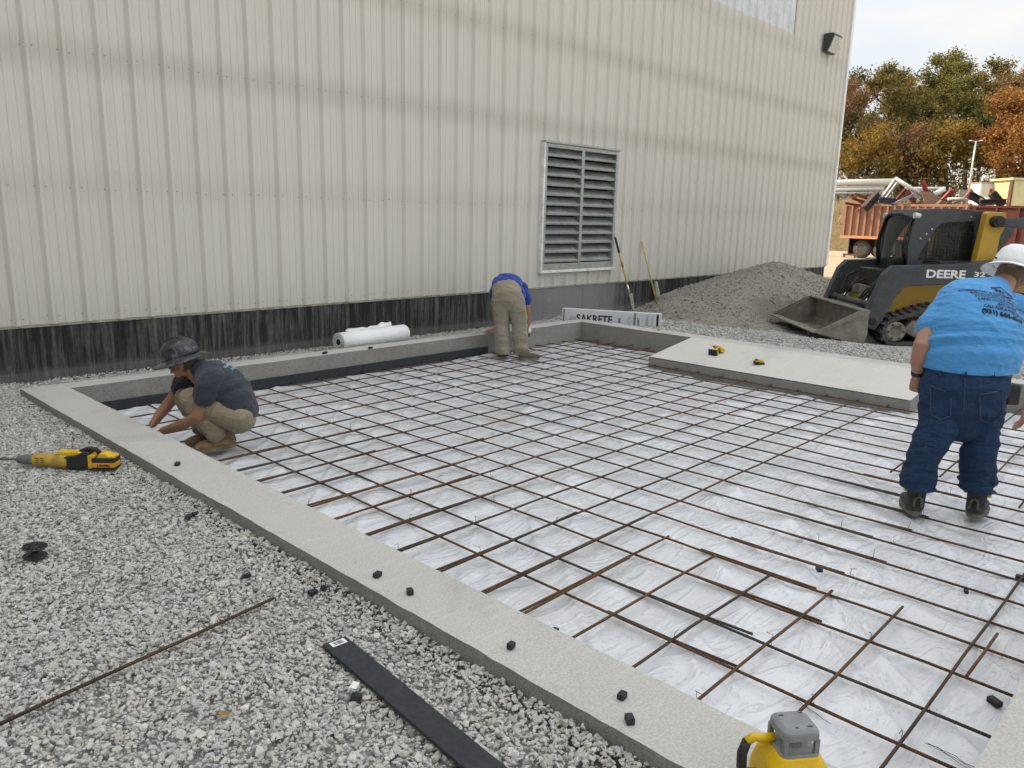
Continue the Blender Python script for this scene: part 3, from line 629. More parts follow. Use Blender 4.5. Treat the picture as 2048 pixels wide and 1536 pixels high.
HAIR = cloth('hair_brown', (.10, .058, .035), .7, 400, .35); HAIRG = cloth('hair_light_brown', (.20, .125, .085), .7, 400, .3)
def J_for(base):
    b = Vector(base)
    def J(px, py, fwd=0.0):
        r = ray(px, py); t = (fwd + (b - CAM).dot(HF)) / r.dot(HF); return CAM + r * t
    return J
def hand(mb, wrist, direc, normal, s=1.0, curl=.5, thumb=1):
    """palm, four unequal bent fingers and a thumb from the side of the palm"""
    d = Vector(direc).normalized(); nrm = Vector(normal); nrm = (nrm - d * nrm.dot(d)).normalized(); sd_ = d.cross(nrm) * thumb; w = Vector(wrist)
    loftv(mb, [(w - d * .01 * s, .026 * s, .02 * s), (w + d * .03 * s, .038 * s, .017 * s), (w + d * .085 * s, .042 * s, .014 * s)], sd_, 12)
    for k, (off, L) in enumerate(((.030, .072), (.010, .082), (-.010, .076), (-.029, .06))):
        p0 = w + d * .08 * s + sd_ * off * s; a1 = curl * .6; a2 = curl * 1.5
        p1 = p0 + (d * math.cos(a1) + nrm * math.sin(a1)) * L * .5 * s; p2 = p1 + (d * math.cos(a2) + nrm * math.sin(a2)) * L * .55 * s
        limb(mb, (p0, .0098 * s), (p1, .0092 * s), (p2, .0078 * s), n=8)
    t0 = w + d * .025 * s + sd_ * .03 * s; t1 = t0 + (d * .6 + sd_ * .6 + nrm * .35).normalized() * .042 * s; t2 = t1 + (d * .85 + sd_ * .1 + nrm * .4).normalized() * .034 * s
    limb(mb, (t0, .014 * s), (t1, .0115 * s), (t2, .009 * s), n=8)
def head(mb, c, face, up, s=1.0):
    """skull, jaw, brow, nose, lips, ears round centre c"""
    f = Vector(face).normalized(); u = Vector(up); u = (u - f * u.dot(f)).normalized(); r = f.cross(u); ax = (r, f, u); c = Vector(c)
    e = lambda o, rad: ellip(mb, c + r * o[0] * s + f * o[1] * s + u * o[2] * s, ax, tuple(k * s for k in rad))
    e((0, -.012, .03), (.077, .098, .095)); e((0, .03, -.045), (.060, .062, .07)); e((0, .055, -.085), (.038, .036, .026))
    e((0, .082, .022), (.052, .016, .012)); e((0, .078, -.052), (.026, .018, .010)); e((0, .078, -.066), (.024, .018, .009))
    limb(mb, (c + f * .085 * s + u * .012 * s, .009 * s), (c + f * .108 * s - u * .022 * s, .0125 * s), n=8); e((0, .092, -.03), (.018, .012, .009))
    for q in (-1, 1): e((q * .08, -.008, -.008), (.010, .022, .034)); e((q * .045, .06, -.018), (.02, .022, .018))
    return r, f, u
def hard_hat(parent, c, face, up, mat, s=1.0, name='hard_hat', tilt=0, ridges=True, brim=.055):
    f = Vector(face).normalized(); u = Vector(up); u = (u - f * u.dot(f)).normalized(); r = f.cross(u)
    M = Matrix((r, f, u)).transposed().to_4x4(); M.translation = Vector(c)
    prof = [(0.118, 0), (.128, .004), (.124, .03), (.116, .07), (.098, .105), (.068, .130), (.03, .142), (.002, .144)]
    mb = MB(); mb.lathe([(a * s, b * s) for a, b in prof], M @ Matrix.Diagonal((.93, 1.12, 1, 1)), 32)
    shell = mb.build(name, mat, parent)
    mb = MB(); B = brim; N = 40; vs, fs = [], []
    for ring, (off, z) in enumerate(((0, .004), (B * .5, -.004), (B, -.018), (B + .003, -.024), (B * .5, -.011), (-.006, -.004))):
        for j in range(N):
            q = 2 * math.pi * j / N; k = 1 + .28 * max(0, math.sin(q)) ; vs.append(M @ Vector((.93 * (.126 + off) * math.cos(q) * s, 1.12 * (.126 + off * k) * math.sin(q) * s, (z - .012 * abs(math.cos(q)) * (off / B if B else 0)) * s)))
    for a in range(5):
        for j in range(N): j2 = (j + 1) % N; fs.append((a * N + j, a * N + j2, (a + 1) * N + j2, (a + 1) * N + j))
    mb.add(vs, fs, True); mb.build('brim', mat, shell)
    if ridges:
        mb = MB()
        for off in (-.03, 0, .03):
            pts = [M @ Vector((off * s, 1.12 * .1235 * math.cos(q) * s * .98, (.012 + .135 * math.sin(q) * (1 - abs(off) * 1.5)) * s)) for q in np.linspace(.35, math.pi - .35, 14)]
            mb.tube(pts, (.011 if off == 0 else .007) * s, 6)
        mb.build('crest_ridge', mat, shell)
    return shell, M
def boot(parent, heel, toe, mat, solem, h=.15, s=1.0, name='boot', accent=None, up=Vector((0, 0, 1))):
    """work boot: sole, foot and shaft; heel and toe are points on the ground"""
    heel, toe = Vector(heel), Vector(toe); d = (toe - heel).normalized(); L = (toe - heel).length; r = d.cross(up).normalized()
    mb = MB(); z = up
    loftv(mb, [(heel + d * .03 + z * .055, .036 * s, .04), (heel + d * L * .3 + z * .06, .042 * s, .05), (heel + d * L * .6 + z * .052, .046 * s, .042), (heel + d * L * .86 + z * .045, .045 * s, .034), (heel + d * L * .97 + z * .04, .03 * s, .026)], r, 14)
    if h > 0: loftv(mb, [(heel + d * .06 + z * .05, .044 * s, .05), (heel + d * .062 + z * (.05 + h * .5), .046 * s, .054), (heel + d * .05 + z * (.05 + h), .052 * s, .06)], r, 14)
    b = fuse(name, mb, .007, mat, parent, 2, lambda co: ridge(co, (0, 0, 1), 40, 31, .0015))
    n = 18; poly = []
    for i in range(n):
        q = 2 * math.pi * i / n; a = math.cos(q); w = (.043 + .008 * (a > -.1) + .004 * math.sin(q) ** 2) * s; poly.append((a * L * .515 + L * .5, math.sin(q) * w))
    M = Matrix((d, r, up)).transposed().to_4x4(); M.translation = heel
    ms = MB(); ms.prism(poly, .0, .026, M); ms.prism([(x * .985 + L * .0075, y * 1.05) for x, y in poly], .027, .036, M); ms.build('sole', solem, b)
    return b
def put_on(shirt, meshes, centre, right, upv, normal, mat, off=.004, parent=None, name='print'):
    """print lettering on cloth: each vertex of the flat mesh is carried along -normal on to the surface"""
    bm = bmesh.new(); bm.from_mesh(shirt.data); tree = BVHTree.FromBMesh(bm); bm.free(); outs = []
    right, upv, normal = Vector(right).normalized(), Vector(upv).normalized(), Vector(normal).normalized()
    for me, (ox, oy) in meshes:
        bm = bmesh.new(); bm.from_mesh(me); bmesh.ops.triangulate(bm, faces=bm.faces)
        bmesh.ops.subdivide_edges(bm, edges=[e for e in bm.edges if e.calc_length() > .02], cuts=1, use_grid_fill=False)
        for v in bm.verts:
            p = Vector(centre) + right * (v.co.x + ox) + upv * (v.co.y + oy); h = tree.ray_cast(p + normal * .4, -normal)
            if h[0] is not None: v.co = h[0] + h[1] * off
            else: v.co = p
        bm.to_mesh(me); bm.free(); outs.append(link(name, me, mat, parent or shirt))
    return outs
GRD = -.252
# ---- the heavy-set man in the bright blue T-shirt, seen from behind
bA = onz(1887, 1036, GRD); J = J_for(bA)
pA = thing('person', 'man from behind in bright blue printed T-shirt, jeans and white hard hat, leaning forward', 'person', bA)
def Pt(o):                                              # parts are built in world space; cancel the root's offset
    o.matrix_parent_inverse = Matrix.Translation(-bA); return o
class Root:                                             # children of an empty at b, geometry in world space
    def __init__(s, e, b): s.e = e; s.b = Vector(b)
def settle(root, b):
    for ch in [o for o in COL.objects if o.parent == root]: ch.location = ch.location - Vector(b)
tilt = (HR - Vector((0, 0, .10))).normalized()
mb = MB()
limb(mb, (J(1900, 626, .20), .058), (J(1868, 645, .14), .057), (J(1843, 692, .06), .050), (J(1836, 722, .08), .044), (J(1835, 748, .11), .033), n=16)
limb(mb, (J(2044, 636, .25), .058), (J(2066, 680, .26), .056), (J(2078, 735, .30), .048), (J(2066, 780, .38), .042), (J(2054, 816, .44), .031), n=16)
hand(mb, J(1835, 752, .115), J(1828, 800, .16) - J(1835, 752, .115), HR * .55 + HF * .8, 1.02, .75, 1)
hand(mb, J(2053, 820, .45), J(2036, 866, .50) - J(2053, 820, .45), HR * -.8 + HF * .3, 1.0, .5, -1)
hc = J(2022, 554, .43); hface = (HF * .75 + HR * .62 + Vector((0, 0, -.30))).normalized(); hup = (Vector((0, 0, 1)) + HR * .22 + HF * .12).normalized()
head(mb, hc, hface, hup, 1.05)
limb(mb, (J(1975, 606, .25), .082), (J(1996, 584, .34), .072), (hc - hface * .03, .062), n=16)
body = fuse('body', mb, .0062, SKIN, pA, 2)
JEANS = None
def m_denim():
    t = NT('blue_denim'); g = t.geo(); n = t.noise(g, 5, 5, .65); n2 = t.noise(t.geo((60, 60, 12)), 1.2, 4, .7)
    c = t.mix(n, (.008, .026, .066), (.019, .054, .118)); c = t.mix(t.math('MULTIPLY', t.ramp(n2, [(.5, 0), (.75, 1)]), .25), c, (.06, .12, .22)); c = t.mix(t.math('MULTIPLY', t.ramp(t.noise(g, 3.3, 4), [(.55, 0), (.75, 1)]), .4), c, (.05, .055, .06))
    b = t.bump(t.noise(t.geo((10, 10, 30)), 1.3, 4, .6, 1.2), .8, .03); b = t.bump(t.noise(g, 700, 2), .3, .001, b); return t.done(c, .85, 0, b, .2)
JEANS = m_denim(); SHIRT_A = cloth('bright_blue_cotton', (.035, .30, .62), .85)
mb = MB()
loftv(mb, [(J(1925, 842, .03), .15, .13), (J(1927, 812, .02), .235, .175), (J(1929, 775, .02), .258, .205), (J(1931, 748, .05), .256, .215), (J(1932, 735, .06), .250, .215)], tilt, 28)
limb(mb, (J(1888, 800, .02), .128), (J(1876, 850, .0), .104), (J(1854, 900, -.015), .083), (J(1842, 935, .0), .079), (J(1837, 955, .0), .087), (J(1835, 985, .0), .082), n=20)
limb(mb, (J(1966, 805, .02), .128), (J(1965, 855, .0), .102), (J(1958, 905, -.015), .085), (J(1954, 942, .0), .082), (J(1953, 962, .0), .09), (J(1953, 990, .0), .086), n=20)
def wr_jeans(co):
    zl = np.clip((.42 - (co[:, 2] - GRD)) / .3, 0, 1); d = np.clip((.98 - (co[:, 2] - GRD)) / .22, .12, 1) * (ridge(co, (.15, .1, .98), 17, 41, .014, .3) * (.3 + 1.0 * zl) + ridge(co, (.5, .2, .84), 8, 42, .017) + ridge(co, (.2, .3, .93), 26, 43, .005))
    return d
jn = fuse('jeans', mb, .0085, JEANS, pA, 3, wr_jeans, GRD + .205)
# pockets, belt loops and the grey undershirt edge
mb = MB()
def strip(J_, pts, w=.012): return [J_(*p) for p in pts]
mb = MB(); loftv(mb, [(J(1932, 741, .058), .258, .221), (J(1932, 733, .062), .262, .224)], tilt, 28); fuse('waistband', mb, .009, JEANS, pA, 1)
mb = MB(); loftv(mb, [(J(1934, 742, .062), .256, .222), (J(1936, 722, .072), .264, .228)], tilt, 28); fuse('undershirt_hem', mb, .009, cloth('grey_cotton', (.10, .10, .10)), pA, 1, None, J(1934, 748, .065).z)
M_BLK = flat('black_nylon', (.014, .014, .015), .65, 0, .3, 30, .3)
def seam(obj, pix, w, mat, name, J_, fwd=-.5, off=.004):
    """stitched line laid on the surface that the view ray through each pixel meets"""
    bm = bmesh.new(); bm.from_mesh(obj.data); tree = BVHTree.FromBMesh(bm); bm.free(); pts = []
    for i in range(len(pix) - 1):
        for k in range(5):
            t = k / 5; x = pix[i][0] * (1 - t) + pix[i + 1][0] * t; y = pix[i][1] * (1 - t) + pix[i + 1][1] * t
            h = tree.ray_cast(CAM, ray(x, y).normalized())
            if h[0] is not None: pts.append(h[0] + h[1] * off)
    if len(pts) > 2: mb = MB(); mb.tube(pts, w, 5); return mb.build(name, mat, obj)
DST = flat('denim_stitch', (.03, .06, .11), .8)
seam(jn, [(1862, 772), (1900, 786)], .0035, DST, 'pocket_seam', J); seam(jn, [(1862, 775), (1862, 828), (1882, 840), (1902, 830), (1902, 788)], .0035, DST, 'pocket_seam', J)
seam(jn, [(1958, 790), (2004, 780)], .0035, DST, 'pocket_seam', J); seam(jn, [(1958, 792), (1960, 838), (1980, 848), (2002, 832), (2003, 784)], .0035, DST, 'pocket_seam', J); seam(jn, [(1930, 752), (1926, 842)], .0035, DST, 'back_seam', J)
for x in (1880, 1931, 1985):
    seam(jn, [(x, 744), (x, 756)], .007, JEANS, 'belt_loop', J, off=.012)
sleeve_tilt = tilt
mb = MB()
loftv(mb, [(J(1934, 741, .065), .272, .236), (J(1938, 708, .08), .287, .250), (J(1944, 672, .11), .292, .252), (J(1953, 644, .16), .282, .224), (J(1964, 620, .22), .262, .172), (J(1973, 603, .27), .215, .128), (J(1985, 588, .31), .135, .09), (J(1992, 578, .33), .082, .078)], tilt, 32)
limb(mb, (J(1914, 611, .215), .094), (J(1894, 622, .19), .092), (J(1876, 638, .16), .086), (J(1863, 654, .14), .080), n=18)
limb(mb, (J(2028, 616, .25), .094), (J(2046, 632, .25), .092), (J(2058, 650, .255), .087), (J(2065, 680, .26), .080), n=18)
def wr_shirt(co):  # belly rolls and pull lines
    d = ridge(co, (.1, .05, .99), 10, 51, .017, .12); low = np.clip(1 - np.abs(co[:, 2] - .92) / .14, 0, 1)
    return d * (.35 + 1.2 * low) + ridge(co, (.55, -.5, .67), 9, 52, .008) + ridge(co, (.2, .1, .97), 27, 53, .0035, .12)
sh_ = fuse('t_shirt', mb, .0085, SHIRT_A, pA, 3, wr_shirt, J(1934, 736, .065).z)
INK = flat('navy_print_ink', (.006, .012, .045), .8, 0, .3); INK2 = flat('black_print_ink', (.004, .005, .008), .8, 0, .3)
bn = (-HF + Vector((0, 0, .75))).normalized(); br = tilt.copy(); br = (br - Vector((0, 0, .16))).normalized(); bu = bn.cross(br).normalized() * 1
if bu.z < 0: bu = -bu
dm = bpy.data.meshes.new('diamond'); a, b2 = .098, .062; k = .82
dm.from_pydata([(-a, 0, 0), (0, -b2, 0), (a, 0, 0), (0, b2, 0), (-a * k, 0, 0), (0, -b2 * k, 0), (a * k, 0, 0), (0, b2 * k, 0)], [], [(0, 1, 5, 4), (1, 2, 6, 5), (2, 3, 7, 6), (3, 0, 4, 7)])
ctr = J(1991, 600, .2)
put_on(sh_, [(dm, (0, 0)), (text_mesh('emblem', 'MCC', .062, (1, .8), 0, .0012, .25), (0, -.002))], ctr, br, bu, bn, INK, .004, sh_, 'back_print')
ctr2 = J(1972, 636, .15)
LN = ['COMMERCIAL & RESIDENTIAL CONSTRUCTION', 'INSTALLATION OF SEPTIC SYSTEMS', 'CONCRETE FINISHING & REPAIR', 'LAND CLEARING & GRADING', 'AND MORE', 'CALL FOR A FREE QUOTE']
put_on(sh_, [(text_mesh('line', s, .027, (.92, 1), 0, .0006), (.012 if i else .03, .068 - .0265 * i)) for i, s in enumerate(LN)], ctr2, br, bu, bn, INK, .004, sh_, 'back_print')
put_on(sh_, [(text_mesh('phone', '(931) 644-4047', .045, (.95, 1), 0, .0022), (-.01, -.103))], ctr2, br, bu, bn, INK2, .004, sh_, 'phone_print')
# hair below the hat, hat, wristband, pouch, boots
mb = MB(); f_, u_ = hface, (hup - hface * hup.dot(hface)).normalized(); r__ = f_.cross(u_)
ellip(mb, hc - f_ * .022 + u_ * .01, (r__, f_, u_), (.088, .096, .105)); ellip(mb, hc - f_ * .05 - u_ * .06, (r__, f_, u_), (.07, .05, .05)); ellip(mb, hc + f_ * .055 - u_ * .075, (r__, f_, u_), (.062, .05, .045))
fuse('hair', mb, .006, HAIRG, pA, 1, lambda co: ridge(co, tuple(r__), 60, 61, .004, .15))
M_HATW = flat('white_hat_plastic', (.78, .80, .82), .3, 0, .04)
hs, HM = hard_hat(pA, hc + u_ * .058 - f_ * .012, f_, u_, M_HATW, 1.06, ridges=False)
mb = MB(); mb.cyl(HM @ Vector((-.095, -.098, .025)), HM @ Vector((-.103, -.106, .026)), .006); mb.build('hat_vent', M_BLK, hs)
mb = MB(); mb.cyl(J(1835, 741, .105), J(1834.6, 750, .112), .0375, .0365, 20); mb.build('wristband', M_BLK, pA)
mb = MB(); pc = J(2017, 786, .06); Mp = Matrix((HR, HF, Vector((0, 0, 1)))).transposed().to_4x4(); Mp.translation = pc; mb.box((-.035, -.06, -.065), (.04, .06, .06), Mp, .012); mb.build('belt_pouch', M_BLK, pA)
BOOT = flat('dark_boot_leather', (.035, .036, .036), .7, 0, .4, 25, .4, 90); SOLE = flat('grey_boot_sole', (.16, .145, .12), .85, 0, .3, 40); HIVIS = flat('yellow_boot_trim', (.38, .42, .05), .6)
def boots(J_, root, spec):
    for (hx, hy, tx, ty) in spec: yield onz(hx, hy, GRD), onz(tx, ty, GRD)
for (hx, hy, dx) in ((1831, 1035, -.10), (1944, 1040, .05)):
    rd = ray(hx, hy); hfp = Vector((rd.x, rd.y, 0)).normalized(); hrp = Vector((hfp.y, -hfp.x, 0)); hl = onz(hx, hy, GRD) + hfp * .02; to = hl + (hfp * .95 + hrp * dx * 2.2).normalized() * .30
    bt = boot(pA, hl, to, BOOT, SOLE, .20, 1.25)
    mb = MB(); d_ = (to - hl).normalized(); rr_ = d_.cross(Vector((0, 0, 1)))
    for q in (-1, 1): mb = MB(); mb.tube([hl + d_ * .05 + rr_ * q * .066 + Vector((0, 0, .15)), hl + d_ * .07 + rr_ * q * .07 + Vector((0, 0, .19)), hl + d_ * .06 + rr_ * q * .069 + Vector((0, 0, .22))], .011, 6); mb.build('boot_trim', HIVIS, bt)
    mb = MB(); mb.tube([hl - d_ * .012 + rr_ * w + Vector((0, 0, z)) for w, z in ((-.022, .07), (-.02, .12), (0, .14), (.02, .12), (.022, .07))], .007, 6); mb.build('heel_tab', SOLE, bt)
settle(pA, bA)

# ---- the crouching man in the navy T-shirt
bB = onz(440, 893, GRD); J = J_for(bB)
pB = thing('person', 'crouching man in navy T-shirt, khaki pants and dark hard hat reaching over the rebar', 'person', bB)
K = lambda X, Y, f=0.0: J(260 + X / 5.12, 640 + Y / 5.12, f)
FACE = (-HR + Vector((0, 0, -.42)) - HF * .05).normalized(); FUP = (Vector((0, 0, 1)) - HR * .42).normalized()
mb = MB(); hcB = K(548, 452, .0)
limb(mb, (K(800, 640, -.14), .058), (K(745, 830, -.19), .053), (K(700, 985, -.2), .048), (K(560, 1060, -.16), .042), (K(390, 1118, -.10), .032), (K(335, 1132, -.08), .028), n=16)
limb(mb, (K(590, 640, .16), .055), (K(500, 730, .18), .052), (K(400, 850, .17), .046), (K(320, 950, .12), .042), (K(235, 1065, .04), .030), n=16)
hand(mb, K(340, 1130, -.08), K(230, 1165, -.02) - K(340, 1130, -.08), Vector((0, 0, -1)), .95, .45, 1)
hand(mb, K(238, 1060, .04), K(180, 1150, -.02) - K(238, 1060, .04), HR * .5 + Vector((0, 0, -.6)), .95, .45, -1)
rB, fB, uB = head(mb, hcB, FACE, FUP, 1.03)
limb(mb, (K(740, 600, 0), .075), (K(660, 540, 0), .062), (hcB - FACE * .03, .056), n=16)
fuse('body', mb, .0055, SKIN2, pB, 2)
KHAKI = cloth('khaki_canvas', (.27, .225, .155), .9); NAVY = cloth('navy_cotton', (.040, .046, .062), .9)
mb = MB()
for fo, kx, ax_ in ((-.12, 0, 0), (.12, -55, -90)):
    limb(mb, (K(1110, 985, fo * .8), .112), (K(900, 905, fo), .098), (K(625 + kx, 800, fo), .079), n=20)
    limb(mb, (K(628 + kx, 800, fo), .080), (K(720 + kx * .8, 965, fo), .079), (K(850 + ax_, 1120, fo), .071), (K(880 + ax_, 1165, fo), .067), n=20)
loftv(mb, [(K(1010, 930, 0), .15, .11), (K(1095, 960, 0), .175, .13), (K(1135, 1000, 0), .165, .12)], HF, 24)
fuse('khaki_pants', mb, .0075, KHAKI, pB, 3, lambda co: ridge(co, (-.5, .5, .7), 16, 71, .009, .3) + ridge(co, (.2, .2, .95), 8, 72, .008))
mb = MB()
loftv(mb, [(K(1150, 930, 0), .185, .105), (K(1085, 800, 0), .195, .135), (K(985, 690, 0), .200, .140), (K(880, 600, 0), .200, .130), (K(790, 540, 0), .170, .105), (K(725, 515, 0), .10, .075)], HF, 28)
loftv(mb, [(K(1165, 980, 0), .185, .075), (K(1120, 890, 0), .19, .1)], HF, 24)
limb(mb, (K(840, 590, -.14), .085), (K(800, 680, -.19), .086), (K(765, 790, -.2), .074), n=18); limb(mb, (K(640, 600, .14), .082), (K(560, 650, .17), .08), (K(520, 695, .18), .07), n=18)
shB = fuse('t_shirt', mb, .0075, NAVY, pB, 3, lambda co: ridge(co, (-.45, .4, .8), 12, 81, .011, .2) + ridge(co, (.6, .2, .75), 8, 82, .006))
LB = flat('light_blue_print', (.25, .5, .65), .8)
nb_ = (HR * .55 + Vector((0, 0, .8)) - HF * .35).normalized(); rb_ = (HF * .9 - nb_ * (HF * .9).dot(nb_)).normalized(); ub_ = nb_.cross(rb_); ub_ = ub_ if ub_.z > 0 else -ub_
put_on(shB, [(text_mesh('print', s, .026, (1, 1), 0, .0010), (.075, .06 - .045 * i)) for i, s in enumerate(('MCC', 'CONSTRUCTION', 'CONCRETE'))], K(960, 560, 0), rb_, ub_, nb_, LB, .003, shB, 'back_print')
mb = MB(); ellip(mb, hcB - fB * .03 + uB * .012, (rB, fB, uB), (.083, .088, .095)); ellip(mb, hcB - fB * .072 - uB * .045, (rB, fB, uB), (.058, .035, .055)); fuse('hair', mb, .006, HAIR, pB, 1, lambda co: ridge(co, tuple(rB), 60, 62, .004, .15))
mb = MB(); ellip(mb, hcB + fB * .058 - uB * .090, (rB, fB, uB), (.047, .044, .034)); ellip(mb, hcB + fB * .035 - uB * .085, (rB, fB, uB), (.058, .045, .030)); fuse('beard', mb, .006, HAIR, pB, 1)
def m_camo():
    t = NT('grey_camo_plastic'); v = t.geo(); c = t.ramp(t.noise(v, 14, 2, .5, .8), [(.38, (.012, .013, .016)), (.47, (.035, .037, .045)), (.53, (.02, .02, .025)), (.6, (.09, .09, .105))], 'CONSTANT'); return t.done(c, .28, 0, None, .5)
hsB, HMB = hard_hat(pB, hcB + uB * .055 - fB * .005, (fB + uB * .10).normalized(), uB, m_camo(), 1.05, brim=.05)
M_GLS = flat('dark_lens', (.01, .01, .012), .12)
mb = MB(); mb.tube([hcB + rB * x + fB * (.098 - 5.5 * x * x) + uB * .012 for x in np.linspace(-.066, .066, 11)], [.013] * 11, 8); gl = mb.build('safety_glasses', M_GLS, pB)
mb = MB()
for q in (-1, 1): mb = MB(); mb.tube([hcB + rB * q * .068 + fB * .075 + uB * .014, hcB + rB * q * .083 + uB * .014, hcB + rB * q * .083 - fB * .02 + uB * .005], .0035, 6); mb.build('glasses_temple', M_GLS, gl)
TANB = flat('tan_suede_boot', (.25, .165, .09), .9, 0, .3, 20, .3, 120); TANS = flat('tan_boot_sole', (.20, .15, .09), .85, 0, .3)
for (hx, hy, tx, ty) in ((1085, 1290, 745, 1345), (985, 1240, 660, 1290)):
    hl = onz(260 + hx / 5.12, 640 + hy / 5.12, GRD); to = onz(260 + tx / 5.12, 640 + ty / 5.12, GRD); to = hl + (to - hl).normalized() * .30
    bt = boot(pB, hl, to, TANB, TANS, .085, 1.1)
    d_ = (to - hl).normalized(); rr_ = d_.cross(Vector((0, 0, 1))); mb = MB()
    for k in range(5):
        c = hl + d_ * (.13 + .022 * k) + Vector((0, 0, .118 - .013 * k)); mb.tube([c - rr_ * .024, c + Vector((0, 0, .008)), c + rr_ * .024], .003, 5)
    mb.build('laces', flat('boot_lace', (.35, .26, .15), .9), bt)
settle(pB, bB)

# ---- the bent-over man in the royal blue shirt by the wall curb
bC = onz(1031, 714, GRD); J = J_for(bC)
pC = thing('person', 'man bent double at the wall curb in royal blue shirt and khaki cargo pants', 'person', bC)
K = lambda X, Y, f=0.0: J(960 + X / 8.085, 540 + Y / 8.085, f)
mb = MB()
limb(mb, (K(250, 430, .50), .058), (K(232, 620, .58), .05), (K(240, 760, .63), .044), (K(262, 900, .70), .03), n=16)
limb(mb, (K(725, 440, .42), .058), (K(752, 620, .40), .05), (K(770, 780, .40), .043), (K(765, 930, .40), .03), n=16)
hand(mb, onz(990, 658, .05), Vector((-.75, .1, -.08)), Vector((0, 0, -1)), 1.0, .15, -1); hand(mb, K(765, 935, .4), Vector((0, 0, -1)) + HR * .05, -HR, 1.0, .9, 1)
limb(mb, (K(262, 900, .70), .03), (onz(990, 658, .05), .028), n=12)
hcC = K(470, 620, .78); head(mb, hcC, (HF * .3 + Vector((0, 0, -.9))).normalized(), HF + Vector((0, 0, .3)), 1.0)
limb(mb, (K(470, 430, .6), .075), (K(470, 540, .72), .06), (hcC, .055), n=14)
fuse('body', mb, .0065, SKIN2, pC, 2)
mb = MB(); ellip(mb, hcC + HF * .03 + Vector((0, 0, .02)), (HR, HF, Vector((0, 0, 1))), (.085, .1, .085)); fuse('hair', mb, .008, HAIR, pC, 1)
KH2 = cloth('khaki_cargo_canvas', (.29, .255, .195), .9); ROYAL = cloth('royal_blue_cotton', (.012, .05, .27), .85)
mb = MB()
loftv(mb, [(K(450, 530, .0), .15, .11), (K(445, 480, -.01), .178, .135), (K(435, 400, -.01), .185, .15), (K(430, 320, .04), .178, .145), (K(430, 290, .10), .165, .13)], HR, 26)
limb(mb, (K(335, 470, .0), .112), (K(345, 680, .01), .096), (K(355, 900, .03), .088), (K(368, 1150, .02), .087), (K(380, 1300, .01), .096), (K(385, 1370, .0), .094), n=20)
limb(mb, (K(570, 480, .0), .115), (K(612, 690, .0), .098), (K(636, 900, .02), .092), (K(660, 1180, .0), .092), (K(666, 1350, -.01), .104), (K(668, 1425, -.01), .102), n=20)
loftv(mb, [(K(690, 640, -.02), .035, .06), (K(712, 760, -.02), .04, .06), (K(712, 830, -.02), .03, .055)], HR, 14)
fuse('cargo_pants', mb, .009, KH2, pC, 3, lambda co: ridge(co, (.1, .1, .98), 11, 91, .019, .4) * np.clip(1.1 - (co[:, 2] - GRD) * 1.2, .3, 1.2) + ridge(co, (.5, .4, .75), 7, 92, .013), GRD + .045)
mb = MB(); pk = K(668, 668, -.09); Mp = Matrix((HR, HF, Vector((0, 0, 1)))).transposed().to_4x4(); Mp.translation = pk; mb.box((-.035, -.02, -.012), (.05, .03, .016), Mp, .008); mb.build('pocket_flap', KH2, pC)
mb = MB()
loftv(mb, [(K(432, 300, .06), .182, .14), (K(440, 230, .17), .190, .135), (K(455, 215, .30), .192, .135), (K(475, 275, .44), .190, .12), (K(478, 350, .54), .16, .10)], HR, 28)
limb(mb, (K(300, 310, .46), .09), (K(262, 380, .49), .088), (K(246, 450, .51), .078), n=16); limb(mb, (K(660, 300, .40), .095), (K(705, 390, .41), .092), (K(730, 490, .41), .080), n=16)
loftv(mb, [(K(560, 300, .2), .1, .1), (K(650, 400, .3), .07, .11)], HR, 16)
fuse('shirt', mb, .009, ROYAL, pC, 3, lambda co: ridge(co, (.3, -.3, .9), 10, 95, .014, .3))
BRB = flat('brown_work_shoe', (.10, .075, .055), .85, 0, .3, 20, .3, 100)
for (hx, hy, dv, L) in ((1012, 713, HF * .6 - HR * .25, .29), (1037, 720, HR * .9 + HF * .2, .27)):
    hl = onz(hx, hy, GRD); boot(pC, hl, hl + dv.normalized() * L, BRB, SOLE, .02, 1.05, 'shoe')
settle(pC, bC)
can = thing('spray_can', 'small white and black spray can in the hand of the man bent at the wall', 'can', K(778, 1010, .42))
mb = MB(); mb.lathe([(.03, -.07), (.033, -.065), (.033, .0), (.033, .002)], None, 16); mb.build('can_body', M_BLK, can); mb = MB(); mb.lathe([(.0335, .003), (.0335, .04), (.028, .055), (.012, .06)], None, 16); mb.build('can_cap', M_HATW, can); can.rotation_euler = (.25, .15, 0)
